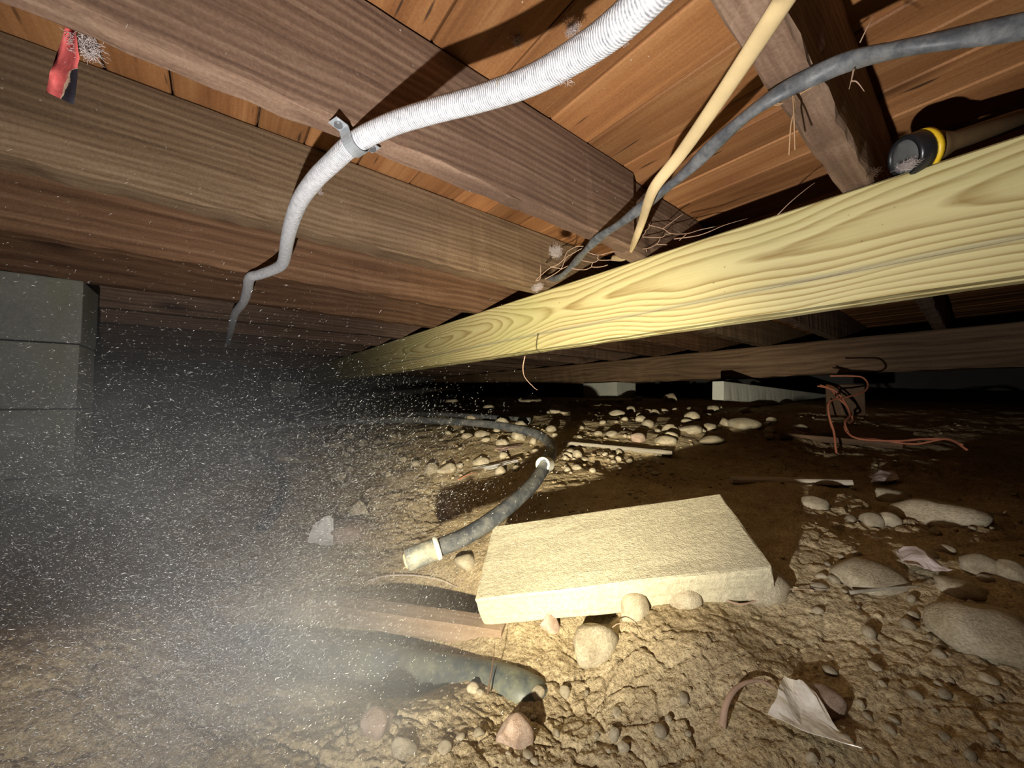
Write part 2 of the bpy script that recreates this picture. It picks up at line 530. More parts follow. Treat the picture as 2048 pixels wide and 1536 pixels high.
def conduit_mat():
    g = G('fabric_conduit', 0.8, 0.2)
    uv = g.n('ShaderNodeTexCoord').outputs['UV']
    sep = g.n('ShaderNodeSeparateXYZ', Vector=uv)
    u, v = sep.outputs[0], sep.outputs[1]
    ph = g.math('ADD', g.math('MULTIPLY', u, 6.283 * 330), g.math('MULTIPLY', v, 6.283))
    w = g.math('MULTIPLY_ADD', g.math('SINE', ph), 0.5, 0.5)
    co = g.coord()
    n = g.noise(co, 140.0, 4, 0.7)
    n2 = g.noise(co, 22.0, 4, 0.65)
    f = g.math('ADD', g.math('MULTIPLY', w, 0.35), g.math('MULTIPLY', n, 0.8))
    col = g.ramp(f, [(0.3, (0.24, 0.24, 0.27)), (0.52, (0.62, 0.62, 0.66)), (0.8, (0.80, 0.79, 0.80))])
    k = g.ramp(n2, [(0.66, 0.0), (0.72, 1.0)])
    col = g.mix(g.math('MULTIPLY', k, 0.6), col, (0.45, 0.33, 0.15))
    return g.out(col, g.bump(g.math('ADD', w, n), 0.7, 0.0012))
M['conduit'] = conduit_mat()

def red_strip_mat():
    g = G('red_paper_scorched', 0.8, 0.2)
    uv = g.n('ShaderNodeTexCoord').outputs['UV']
    sep = g.n('ShaderNodeSeparateXYZ', Vector=uv)
    u, v = sep.outputs[0], sep.outputs[1]
    co = g.coord()
    n = g.noise(co, 60.0, 4)
    n2 = g.noise(co, 160.0, 3)
    col = g.mix(n2, (0.42, 0.05, 0.05), (0.66, 0.15, 0.14))
    # scorched corner: low end, one side
    s = g.math('ADD', g.math('MULTIPLY', u, 0.62), g.math('MULTIPLY', v, 0.26))
    s = g.math('ADD', s, g.math('MULTIPLY_ADD', n, 0.24, -0.12))
    s = g.math('MULTIPLY', s, g.ramp(v, [(0.42, 0.0), (0.58, 1.0)]))
    col = g.mix(g.ramp(s, [(0.60, 0.0), (0.62, 1.0)]), col, (0.6, 0.42, 0.3))
    col = g.mix(g.ramp(s, [(0.635, 0.0), (0.65, 1.0)]), col, (0.025, 0.022, 0.03))
    return g.out(col, g.bump(n2, 0.3, 0.002))
M['red'] = red_strip_mat()

def dust_mat():
    g = G('airborne_dust', 0.9, 0.1)
    return g.out((0.72, 0.71, 0.69))
M['dust'] = dust_mat()

# ================================================================== SETTING
# ------------------------------------------------------------------ dirt floor
CTRL = np.array([  # right, forward, height rel. lens
    (-.055,.55,-.338),(.22,.455,-.270),(.13,.485,-.298),(.05,.515,-.328),(.32,.46,-.258),(-.03,.70,-.295),(.34,.62,-.215),(.13,.60,-.265),
    (.57,.9,-.19),(.77,.74,-.20),(.59,.45,-.205),(.36,.27,-.262),(.26,.34,-.285),(.45,.6,-.205),
    (0,.36,-.338),(.11,.5,-.328),(.0,.45,-.345),(.15,.38,-.325),
    (-.16,.535,-.385),(-.33,.585,-.395),(-.27,.65,-.348),(-.12,.60,-.342),(-.04,.57,-.338),(-.16,.70,-.362),(-.05,.64,-.35),
    (-.167,.39,-.335),(-.31,.40,-.325),(-.05,.40,-.338),
    (-.43,.37,-.235),(-.45,.30,-.225),(-.485,.5,-.275),(-.62,.5,-.30),(-.65,.75,-.36),(-.37,.27,-.262),(-.55,.2,-.22),(-.3,.2,-.3),
    (-1.17,1.2,-.34),(-1.6,1.0,-.36),(-1.0,.6,-.35),(-1.9,1.9,-.33),(-.44,.86,-.338),(-.12,.94,-.30),(-.42,1.07,-.295),(-.8,1.3,-.30),
    (.09,1.07,-.20),(-.05,1.57,-.135),(-.75,1.8,-.20),(.5,1.34,-.135),(.9,1.6,-.09),(.6,.95,-.19),(.42,1.16,-.20),(.45,1.0,-.205),
    (1.37,1.17,-.17),(1.0,.9,-.19),(1.1,.5,-.19),(1.8,.8,-.17),
    (0,3.7,0.0),(1.0,3.4,0.0),(2.0,2.6,-.02),(.4,2.4,-.06),(1.3,2.2,-.05),(-.5,2.6,-.09),(-2,3,-.18),(-3,4,-.15),(0,6,.05),(3,5,.03),(-2,6,.0),(3.5,2,-.05),(3,0,-.12),
    (0,0,-.355),(0,.2,-.345),(.2,.15,-.32),(.4,0,-.27),(-.4,0,-.27),(0,-.6,-.34),(-1.2,0,-.3),(1.2,-.3,-.22),(0,-2,-.33),(-3,0,-.33),(-2.5,-2,-.3),(2.5,-2,-.2),(-4,2,-.3)])
def _rbf():
    p = CTRL[:, :2]; n = len(p)
    d = np.linalg.norm(p[:, None] - p[None], axis=2)
    K = -np.sqrt(d * d + 0.03 ** 2) - np.eye(n) * -0.004
    A = np.zeros((n + 3, n + 3))
    A[:n, :n] = K
    A[:n, n] = 1; A[:n, n+1:] = p
    A[n, :n] = 1; A[n+1:, :n] = p.T
    b = np.zeros(n + 3); b[:n] = CTRL[:, 2]
    return np.linalg.solve(A, b)
_W = _rbf()
def base_h(r, f):
    r = np.asarray(r, float); f = np.asarray(f, float)
    z = _W[len(CTRL)] + _W[len(CTRL)+1] * r + _W[len(CTRL)+2] * f
    for (a, b, _), w in zip(CTRL, _W):
        z = z - w * np.sqrt((r-a)**2 + (f-b)**2 + 0.03**2)
    return z
def ground_rel(r, f):
    """height rel. lens at right r, forward f (arrays)"""
    r = np.asarray(r, float); f = np.asarray(f, float)
    z = base_h(r, f)
    z = z + 0.010 * fbm(r * 6, f * 6, 11, 3)
    # trench that holds the thick pipe, and the hollow left of the slab
    def seg(ax_, ay_, bx_, by_):
        t = np.clip(((r-ax_)*(bx_-ax_) + (f-ay_)*(by_-ay_)) / ((bx_-ax_)**2 + (by_-ay_)**2), 0, 1)
        return np.sqrt((r - ax_ - t*(bx_-ax_))**2 + (f - ay_ - t*(by_-ay_))**2), t
    d1, t1 = seg(-.42, .62, .0, .49)
    z = z - (0.036 - .032 * t1 ** 3) * np.exp(-(d1 / .055) ** 2)
    d2, _ = seg(-.22, .72, -.06, .655)
    z = z - 0.022 * np.exp(-(d2 / .04) ** 2)
    wx = r + 0.02 * fbm(r * 9, f * 9, 61, 2); wy = f + 0.02 * fbm(r * 9, f * 9, 71, 2)
    a = fbm(r * 14 + 3, f * 14, 21, 3, 0.5)
    rough = np.clip(0.55 + 1.3 * fbm(r * 3.1, f * 3.1, 41, 2), 0.12, 1.3)
    soft = 1 - 0.6 / (1 + np.exp((r + .22 + (f - .35) * .35) / .05))
    rough = rough * soft
    z = z + 0.008 * a
    e1, h1 = worley(wx * 17, wy * 26, 5)
    z = z + rough * (0.0062 * h1 - 0.005 * np.clip(1 - e1 / 0.10, 0, 1))
    e2, h2 = worley(wx * 95 + 7, wy * 125, 6)
    z = z + (0.35 + .65 * rough) * (0.0024 * h2 - 0.0014 * np.clip(1 - e2 / 0.14, 0, 1))
    z = z + 0.0028 * fbm(r * 130, f * 130, 51, 2) * (0.3 + .7 * rough)
    return z
def ground_at(px, py):
    """world point where the sight line of a pixel meets the dirt"""
    r, u = ray(px, py)
    f = np.geomspace(0.15, 8, 240)
    k = int(np.argmax(u * f < base_h(r * f, f)))
    if k == 0:
        return RF(r * 5, 5, float(ground_rel(np.array([r * 5.0]), np.array([5.0]))[0])), 5.0
    f = np.linspace(f[max(k-9, 0)], f[min(k+7, 239)], 70)
    k = int(np.argmax(u * f < ground_rel(r * f, f)))
    ff = f[k] if k > 0 else f[40]
    return RF(r * ff, ff, float(ground_rel(np.array([r * ff]), np.array([ff]))[0])), ff
def smooth_z(v):
    r = v.x * math.sin(AZ) - v.y * math.cos(AZ)
    f = v.x * math.cos(AZ) + v.y * math.sin(AZ)
    return HC + float(base_h(r, f)) + .004
def ground_z(v):
    r = v.x * math.sin(AZ) - v.y * math.cos(AZ)
    f = v.x * math.cos(AZ) + v.y * math.sin(AZ)
    return HC + float(ground_rel(np.array([r]), np.array([f]))[0])

def build_floor():
    ang = np.concatenate([np.linspace(-180, -66, 40, endpoint=False), np.linspace(-66, 66, 640, endpoint=False), np.linspace(66, 180, 41)])
    ang = np.radians(ang)
    rad = np.concatenate([[0.0], np.geomspace(0.06, 0.26, 30, endpoint=False), np.geomspace(0.26, 3.2, 560, endpoint=False), np.geomspace(3.2, 9.0, 70)])
    A, R = np.meshgrid(ang, rad)
    r = R * np.sin(A); f = R * np.cos(A)
    z = ground_rel(r, f)
    X = r * math.sin(AZ) + f * math.cos(AZ); Y = -r * math.cos(AZ) + f * math.sin(AZ)
    V = np.stack([X, Y, z + HC], -1).reshape(-1, 3)
    n, m = A.shape
    i = np.arange(n - 1)[:, None] * m + np.arange(m - 1)[None]
    Q = np.stack([i, i + 1, i + m + 1, i + m], -1).reshape(-1, 4)[:, ::-1]
    me = bpy.data.meshes.new('floor')
    me.vertices.add(len(V)); me.vertices.foreach_set('co', V.astype(np.float32).ravel())
    me.loops.add(Q.size); me.loops.foreach_set('vertex_index', Q.astype(np.int32).ravel())
    me.polygons.add(len(Q)); me.polygons.foreach_set('loop_start', np.arange(0, Q.size, 4, dtype=np.int32))
    me.update(calc_edges=True)
    me.materials.append(M['dirt'])
    o = obj('floor', me)
    tag(o, 'dry tan dirt floor of the crawl space, lumpy and flaking', None, None, 'structure')
build_floor()

# ------------------------------------------------------------------ subfloor boards (ceiling)
JB = HC + 0.372           # underside of joists
SF = HC + 0.566           # underside of subfloor
YN, YF = -2.6, 6.2        # extents across the joists
ceil = obj('ceiling', new_mesh('ceiling', *box_data(-4.2, 6.6, YN, YF, SF + 0.024, SF + 0.05), M['joist']))
tag(ceil, 'underside of the old plank subfloor', None, None, 'structure')
def board_mesh(w, l):
    V, Fc = lumber_data(l, w, 0.02, 2, 0.003, 0.0, 0)
    V = [(y, x, z) for x, y, z in V]
    return new_mesh('board', V, [f[::-1] for f in Fc], M['plank'])
bm_cache = [board_mesh(w, YF - YN - .02) for w in (0.084, 0.098, 0.112, 0.128)]
x = -4.1; k = 0
while x < 6.4:
    w, me = random.choice(list(zip((0.084, 0.098, 0.112, 0.128), bm_cache)))
    obj('board', me, ceil, (x, YN + .01, SF + random.uniform(0, 0.002)))
    x += w + 0.003

# enclosing foundation walls, far out in the dark
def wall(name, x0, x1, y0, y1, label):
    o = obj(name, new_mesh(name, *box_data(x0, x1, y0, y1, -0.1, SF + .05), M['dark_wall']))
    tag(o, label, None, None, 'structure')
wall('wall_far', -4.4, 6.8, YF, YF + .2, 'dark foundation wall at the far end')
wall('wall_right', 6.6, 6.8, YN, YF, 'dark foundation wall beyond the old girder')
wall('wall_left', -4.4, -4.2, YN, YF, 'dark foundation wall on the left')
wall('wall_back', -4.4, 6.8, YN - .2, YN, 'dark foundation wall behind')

# ================================================================== TIMBERS
def joist(y_near, w, label, mat, x0=-4.1, x1=6.5, seed=1, group=None, h=None, zb=None):
    zb = JB if zb is None else zb
    h = SF - 0.001 - zb
    V, Fc = lumber_data(x1 - x0, w, h, int((x1 - x0) / 0.035), 0.004, 0.0016, seed)
    o = obj('floor_joist', new_mesh('floor_joist', V, Fc, mat), None, (x0, y_near, zb))
    return tag(o, label, 'joist', group)
XJ = 0.80
joist(0.103, 0.044, 'short-looking dark joist crossing above the black cable, upper right', M['joist'], seed=1)
joist(0.522, 0.040, 'dark brown joist carrying the white conduit clamp', M['joist'], x1=XJ, seed=2)
joist(0.540, 0.044, 'dark joist length butting the clamp joist above the yellow girder', M['joist'], x0=XJ + .004, seed=12)
joist(0.915, 0.062, 'tan-grey joist behind the red paper strip', M['joist_tan'], seed=3)
joist(1.330, 0.045, 'warm brown joist crossed by the lower kink of the conduit', M['joist_warm'], seed=4)
joist(1.745, 0.048, 'brown joist with a dark knot resting over the block pier', M['joist_warm'], seed=5)
joist(2.20, 0.045, 'joist next beyond the block pier, part lost in dust', M['joist'], seed=6)
for i, y in enumerate((2.62, 3.03, 3.44, 3.85, 4.26, 4.67, 5.08, 5.5, 5.9)):
    joist(y, 0.045, 'far dark joist lost in the dust beyond the pier', M['joist'], seed=20 + i, group='far joists beyond the block pier')
for i, y in enumerate((-0.31, -0.72, -1.13)):
    joist(y, 0.045, 'dark joist at the right end of the crawl space', M['joist'], seed=40 + i, group='joists on the right side')

# new treated girder (two plies) under the joists
GX = 0.87
GZ0, GZ1 = HC + 0.1726 , HC + 0.369
gird = empty('treated_girder', (GX, 5.4, GZ0))
tag(gird, 'long new yellow-green treated pine girder under the joists', 'beam')
V, Fc = lumber_data(6.6, 0.038, GZ1 - GZ0, 120, 0.004, 0.0006, 3, (0.052, 0.003, 0.0012))
# local x along length -> rotate so that length runs toward -Y and the face looks at -X
def ply(name, off, sd):
    o = obj(name, new_mesh(name, V, Fc, M['treated']), gird)
    o.rotation_euler = (0, 0, -math.pi / 2)
    o.location = (off, 0, 0)
    return o
ply('front_ply', 0.0, 1)
ply('back_ply', 0.039, 2)
def disc_data(r, h, n=12):
    V = [(r * math.cos(2*math.pi*k/n), r * math.sin(2*math.pi*k/n), z) for z in (0, h) for k in range(n)]
    Fc = [tuple(range(n))[::-1], tuple(range(n, 2*n))] + [(k, (k+1) % n, n + (k+1) % n, n + k) for k in range(n)]
    return V, Fc
nail_me = new_mesh('nail_head', *disc_data(0.0045, 0.0016), M['rust'])
for px, py in ((1664, 409), (1703, 403)):
    r, u = ray(px, py)
    d = RF(r, 1, u) - Vector((0, 0, HC))
    hit = d * (GX / d.x) + Vector((0, 0, HC))
    o = obj('nail_head', nail_me, gird, hit - gird.location + Vector((-0.0012, 0, 0)))
    o.rotation_euler = (0, math.pi / 2, 0)

# old girder far behind
V2, F2 = lumber_data(8.4, 0.14, 0.215, 120, 0.008, 0.004, 9)
og = obj('old_girder', new_mesh('old_girder', V2, F2, M['girder']), None, (3.0, 6.0, HC + 0.155))
og.rotation_euler = (0, 0, -math.pi / 2)
tag(og, 'old dark timber girder low over the rubble at the back', 'beam')

# ================================================================== PIERS AND BLOCKS
def bev_box(name, dims, mat, parent=None, loc=(0,0,0), rot=None, bev=0.004, seed=0, chip=0.0, cuts=0):
    bm = bmesh.new()
    bmesh.ops.create_cube(bm, size=1.0)
    for v in bm.verts:
        v.co = Vector((v.co.x * dims[0], v.co.y * dims[1], v.co.z * dims[2]))
    bmesh.ops.bevel(bm, geom=bm.edges[:], offset=bev, segments=2, profile=0.6, affect='EDGES')
    if cuts:
        bmesh.ops.subdivide_edges(bm, edges=[e for e in bm.edges if e.calc_length() > min(dims) * .6], cuts=cuts, use_grid_fill=True)
    if chip:
        r = random.Random(seed)
        for v in bm.verts:
            v.co += Vector((r.uniform(-1, 1), r.uniform(-1, 1), r.uniform(-1, 1))) * chip
    me = bpy.data.meshes.new(name)
    bm.to_mesh(me); bm.free()
    me.materials.append(mat)
    o = obj(name, me, parent, loc)
    if rot is not None:
        o.rotation_euler = rot
    return o

pier = empty('block_pier', (-0.335 - 0.195, 1.84, HC - 0.41))
tag(pier, 'grey concrete block pier at the left edge under the joists', 'pier')
zt = JB - 0.002
for i in range(4):
    z1 = zt - i * 0.2015
    h = 0.197
    bev_box('block', (0.39, 0.194, h), M['concrete'], pier, Vector((random.uniform(-.002, .002), random.uniform(-.002, .002), z1 - h/2)) - Vector((0, 0, pier.location.z)), None, 0.004, i, 0.0006)

# blocks under the far girder
def block(px, py, fwd, dims, label, yaw=0.0, roll=(0, 0), mat='pad', name='concrete_block', cat='block', seed=0, chip=.0015):
    p = P(px, py, fwd)
    o = bev_box(name, dims, M[mat], None, p, (roll[0], roll[1], yaw), 0.006, seed, chip)
    return tag(o, label, cat)
block(1218, 783, 3.66, (0.30, 0.40, 0.165), 'pale concrete block propping the old girder in the rubble', 0.0)
block(566, 779, 4.75, (0.3, 0.42, 0.19), 'dust-hazed concrete block under the far end of the yellow girder', 0.0)
# ------------------------------------------------------------------ concrete slab in front
SL, SW, ST = 0.39, 0.158, 0.050
qFL, qBL, qBR, qFR = (Vector(c) + Vector((0, 0, HC)) for c in ((.299,.461,-.283), (.398,.558,-.234), (.644,.266,-.155), (.545,.169,-.205)))
ex = ((qFR - qFL) + (qBR - qBL)).normalized()
ey = ((qBL - qFL) + (qBR - qFR)); ey = (ey - ex * ey.dot(ex)).normalized()
ez = ex.cross(ey)
ctr = (qFL + qBL + qBR + qFR) / 4 - ez * (ST / 2)
slab = bev_box('concrete_slab', (SL, SW, ST), M['slab'], None, (0, 0, 0), None, 0.003, 5, 0.0007, 6)
slab.matrix_world = Matrix.Translation(ctr) @ Matrix((ex, ey, ez)).transposed().to_4x4()
tag(slab, 'flat yellowish concrete slab tilted on the dirt in the foreground', 'slab')

# ================================================================== CONDUIT AND CABLES
con_pts = [P(1420, -130, .225), P(1330, -40, .25), P(1240, 48, .285), P(1160, 106, .325), P(1060, 162, .375), P(960, 197, .42), P(860, 224, .455), P(780, 250, .483)]
con_pts += [PZ(x_, y_, .3555) for x_, y_ in ((712, 284), (668, 322), (628, 362), (596, 410), (577, 470), (567, 522), (553, 536), (520, 549), (500, 556), (495, 580), (486, 606), (470, 628), (462, 660), (455, 690))]
con = empty('flexible_conduit', con_pts[8])
tag(con, 'white-grey flexible conduit snaking under the joists', 'conduit')
t = tube('sheath', catmull([RF(1.3, -.5, .345), RF(.7, -.05, .345), RF(.32, .15, .33)] + con_pts, 10), 0.0135, M['conduit'], None, sides=16, jitter=0.005)
t.parent = con; t.location = -Vector(con.location)
# pipe strap
cl = empty('pipe_strap', con_pts[8])
tag(cl, 'galvanised two-hole strap clamping the conduit to the joist', 'strap')
ax = (con_pts[9] - con_pts[7]).normalized()
side = Vector((1, 0, 0)); side = (side - ax * side.dot(ax)).normalized()
upv = Vector((0, 0, 1)); upv = (upv - ax * upv.dot(ax)).normalized()
side = ax.cross(upv).normalized()
R_ = 0.0152
prof = []
top = JB - con_pts[8].z - 0.001
for a in np.linspace(0, math.pi, 15):
    prof.append((R_ * math.cos(a), -R_ * math.sin(a)))
prof = [(0.034, R_ * .55), (0.030, R_ * .55), (0.018, R_ * .5)] + prof + [(-0.018, R_ * .5), (-0.030, R_ * .55), (-0.034, R_ * .55)]
V, Fc = [], []
for (a, b) in prof:
    for s in (-.009, .009):
        for th in (0, .0016):
            n = Vector((a, b)).normalized() * th
            V.append(side * (a + n.x) + upv * (b + n.y) + ax * s)
for i in range(len(prof) - 1):
    b = i * 4
    Fc += [(b, b+4, b+6, b+2), (b+1, b+3, b+7, b+5), (b, b+1, b+5, b+4), (b+2, b+6, b+7, b+3)]
Fc += [(0, 2, 3, 1)]; e_ = (len(prof)-1)*4; Fc += [(e_, e_+1, e_+3, e_+2)]
obj('band', new_mesh('band', V, Fc, M['galv'], False), cl)
for s in (-1, 1):
    sc_ = obj('screw', new_mesh('screw', *disc_data(0.0052, 0.003), M['screw']), cl, side * (s * 0.027) + upv * (R_ * .5 - .003))

# tan flat cable
tan_pts = [RF(.7, -.3, .345), RF(.34, .1, .335), P(1640, -110, .235), P(1568, 0, .275), P(1490, 120, .34), P(1420, 225, .42), P(1360, 310, .51)]
tan_pts += [PZ(1312, 370, .335), PZ(1296, 405, .336)] + [PZ(x_, y_, .347) for x_, y_ in ((1285, 440), (1272, 475))] + [P(1262, 498, .93), P(1248, 515, 1.015), P(1225, 516, 1.12)]
o = tube('flat_cable', catmull(tan_pts, 10), 0.0088, M['cable_tan'], sides=14, flat=0.6, twist=0.35)
tag(o, 'tan flat electrical cable dropping behind the yellow girder', 'cable')
# black twisted cable
bk = [RF(1.5, .12, .345), RF(.8, .24, .335), P(2200, 20, .29), P(2048, 52, .305), P(1900, 78, .325), P(1790, 100, .35), P(1700, 122, .38), P(1620, 155, .405)]
bk += [PZ(x_, y_, .3575) for x_, y_ in ((1556, 188), (1500, 226), (1440, 278), (1370, 345), (1310, 394), (1240, 447), (1190, 482))] + [P(1150, 525, 1.0), P(1118, 555, 1.13), P(1090, 555, 1.30)]
o = tube('black_cable', catmull(bk, 12), 0.0102, M['cable_black'], sides=14, flat=0.72, twist=3.2)
tag(o, 'twisted grey-black electrical cable slung below the joist, upper right', 'cable')
# twine round cable and joist
tw = empty('twine_tie', P(1556, 188, .45))
tag(tw, 'brown twine tied round the black cable at the joist', 'twine')
def rel(o, pts): return [Vector(p) - Vector(o.location) for p in pts]
cpt = P(1556, 188, .455); cax = (P(1620, 155, .415) - P(1500, 226, .50)).normalized()
e1 = cax.orthogonal().normalized(); e2 = cax.cross(e1)
loop = [cpt + (e1 * math.cos(a) + e2 * math.sin(a)) * .0125 + cax * (.004 * a / 6.28) for a in np.linspace(0, 4 * math.pi, 40)]
tube('loop', rel(tw, loop), .0011, M['twine'], tw, sides=6)
for pts in ([P(1585, 180, .43), P(1590, 215, .43), P(1582, 250, .435), P(1578, 310, .45)], [P(1585, 180, .43), P(1588, 230, .43), P(1590, 300, .44)],
            [P(1600, 188, .43), P(1640, 165, .42), P(1660, 150, .415)], [P(1552, 190, .445), P(1535, 175, .45), P(1528, 168, .46)]):
    tube('loose_end', rel(tw, catmull(pts, 6)), .0009, M['twine'], tw, sides=5)

# ================================================================== NETTING, LINT, ROOTS
def poly_paths(lst, d0, d1, x0, x1):
    """pixel polylines at depth varying with x"""
    out = []
    for pl in lst:
        pts = []
        for (x_, y_) in pl:
            t = (x_ - x0) / (x1 - x0)
            pts.append(P(x_, y_, d0 + (d1 - d0) * t))
        out.append(catmull(pts, 4))
    return out
def at6(l): return [(1050 + a / 5.12, 350 + b / 5.12) for a, b in l]
net = poly_paths([at6(l) for l in (
    [(1020,635),(1160,585),(1240,565),(1275,515),(1220,460)], [(1275,515),(1410,550),(1500,600),(1660,600),(1800,560),(2048,510)],
    [(1410,550),(1480,500),(1560,440),(1620,400)], [(1140,660),(1190,635),(1390,640),(1440,610),(1500,600)], [(1240,565),(1225,600),(1190,635)],
    [(1390,640),(1345,710),(1240,755),(1110,750),(1020,775),(870,790)], [(1345,710),(1455,715)], [(1240,755),(1245,785)], [(1660,600),(1580,670)],
    [(870,790),(750,820),(640,790),(560,760)], [(750,820),(755,870),(900,870),(950,880)], [(755,870),(695,895),(560,870)], [(695,895),(685,940),(780,940),(850,920)],
    [(685,940),(610,970),(480,960)], [(600,730),(520,735),(430,790),(400,860),(330,920),(250,955),(150,1040),(110,1080)],
    [(590,745),(480,810),(420,850),(370,960),(290,1020),(200,1070)], [(370,960),(260,940)], [(440,930),(370,965)],
    [(860,730),(900,690),(1060,690)], [(670,660),(665,600),(720,510)], [(670,600),(780,520),(830,480)], [(160,910),(155,1060),(110,1085)])], 1.0, 0.93, 1050, 1450)
o = multi_tube('wire_netting', net, 0.0011, M['root'], None, 5, False)
tag(o, 'torn rusty wire netting tangled above the yellow girder', 'netting')

def lint(px, py, fwd, size, n, label, mat='lint', rad=0.00022, stretch=(1, 1, 1), group=None):
    c = P(px, py, fwd)
    o0 = empty('lint_tuft', c)
    paths = []
    for _ in range(int(n * 2)):
        d = Vector(rng.normal(size=3)).normalized()
        d = Vector((d.x * stretch[0], d.y * stretch[1], d.z * stretch[2]))
        a = d * size * rng.uniform(0.1, .6)
        q = [a]
        v = Vector(rng.normal(size=3)).normalized()
        for k in range(5):
            v = (v + Vector(rng.normal(size=3)) * 0.7).normalized()
            q.append(q[-1] + Vector((v.x * stretch[0], v.y * stretch[1], v.z * stretch[2])) * size * 0.15)
        paths.append(q)
    V, Fc = [], []
    for p in paths:
        v, f, _ = tube_data(p, rad, sides=3, caps=False)
        b = len(V); V += v; Fc += [tuple(i + b for i in q) for q in f]
    bpy.data.objects.remove(o0)
    o = obj('lint_tuft', new_mesh('lint_tuft', V, Fc, M[mat], True), None, c)
    return tag(o, label, 'lint', group)
lint(1112, 503, 1.0, 0.022, 260, 'fluffy grey lint ball caught in the netting')
lint(1075, 575, 1.05, 0.022, 160, 'grey lint smeared on the top edge of the yellow girder', stretch=(.4, 1.4, .7))
lint(1145, 55, .50, 0.016, 90, 'grey lint tuft stuck just above the conduit near the ceiling boards')
lint(1247, 72, .50, 0.013, 70, 'grey lint tuft hanging below the upper end of the conduit')
lint(1035, 82, .56, 0.012, 50, 'small lint wisp on the ceiling boards left of the conduit')
lint(1128, 150, .345, 0.012, 40, 'small lint wisp hanging right below the conduit middle')
lint(172, 90, .385, 0.017, 200, 'grey lint ball beside the red paper strip')
lint(1815, 330, .575, 0.014, 130, 'grey lint draped over the torch lens', stretch=(.5, 1.3, .8))
lint(1745, 345, .60, 0.012, 60, 'dark fluff between the joist and the torch', 'root_dark')
lint(640, 385, .74, 0.008, 30, 'tiny lint wisp beside the conduit bend')

def hang(name, pxs, rad, mat, label, cat='root', taper=True):
    pts = catmull([P(*q) for q in pxs], 6)
    c = pts[0].copy()
    o = multi_tube(name, [[p - c for p in pts]], rad, mat, None, 6, taper)
    o.location = c
    return tag(o, label, cat)
hang('root', [(1050, 712, .95), (1046, 735, .95), (1050, 755, .96), (1068, 775, .97), (1075, 780, .97)], .0016, M['root'], 'thin root hanging below the yellow girder')
hang('twig', [(1348, 478, .84), (1400, 470, .80), (1450, 450, .78), (1495, 437, .77)], .0013, M['root'], 'dry twig lying along the top edge of the yellow girder')
hang('twig', [(1555, 430, .73), (1580, 405, .72), (1610, 380, .71), (1630, 365, .70)], .0012, M['root'], 'dark twig leaning up from the top of the yellow girder')
hang('twig', [(1720, 85, .37), (1732, 60, .36), (1748, 30, .355)], .0007, M['root'], 'straw fibre sticking up behind the black cable')
hang('twig', [(1708, 137, .375), (1703, 160, .375), (1698, 178, .375)], .001, M['root'], 'short pale straw hanging off the black cable')
hang('twig', [(1702, 162, .375), (1714, 164, .375), (1729, 183, .375)], .001, M['root'], 'forked pale straw below the black cable')

# ------------------------------------------------------------------ red paper strip
def sheet(name, rows, mat, parent=None, thick=0.0006, smooth=True):
    """rows: list of lists of points -> solid sheet with thickness"""
    n, m = len(rows), len(rows[0])
    V = [Vector(p) for r in rows for p in r]
    UV = [(j / (m-1), i / (n-1)) for i in range(n) for j in range(m)]
    N = [Vector() for _ in V]
    for i in range(n - 1):
        for j in range(m - 1):
            a, b, c, d = i*m+j, i*m+j+1, (i+1)*m+j+1, (i+1)*m+j
            nn = (V[c]-V[a]).cross(V[d]-V[b])
            for q in (a, b, c, d): N[q] += nn
    V2 = [v + nn.normalized() * thick for v, nn in zip(V, N)]
    k = len(V); Fc = []
    for i in range(n - 1):
        for j in range(m - 1):
            a, b, c, d = i*m+j, i*m+j+1, (i+1)*m+j+1, (i+1)*m+j
            Fc += [(a, d, c, b), (a+k, b+k, c+k, d+k)]
    bd = [j for j in range(m)] + [i*m+m-1 for i in range(1, n)] + [(n-1)*m+j for j in range(m-2, -1, -1)] + [i*m for i in range(n-2, 0, -1)]
    for q in range(len(bd)):
        a, b = bd[q], bd[(q+1) % len(bd)]
        Fc.append((a, b, b+k, a+k))
    c0 = sum(V, Vector()) / len(V)
    return obj(name, new_mesh(name, [v - c0 for v in V + V2], Fc, mat, smooth, UV + UV), parent, c0)
rows = []
for (l, r_, y1, y2, dl, dr) in ((132, 150, 50, 56, .372, .372), (126, 153, 72, 82, .378, .372), (119, 155, 92, 102, .385, .375), (112, 158, 110, 116, .39, .378), (105, 154, 132, 130, .385, .385),
                                (99, 154, 145, 146, .38, .385), (97, 152, 160, 168, .385, .382), (93, 149, 180, 190, .39, .38), (92, 146, 184, 209, .392, .38)):
    row = []
    for j in range(6):
        t = j / 5
        row.append(P(l + (r_ - l) * t, y1 + (y2 - y1) * t, dl + (dr - dl) * t + .004 * math.sin(t * 3.1)))
    rows.append(row)
o = sheet('paper_strip', rows, M['red'])
tag(o, 'red paper strip with a scorched black corner hanging from the joist', 'paper')

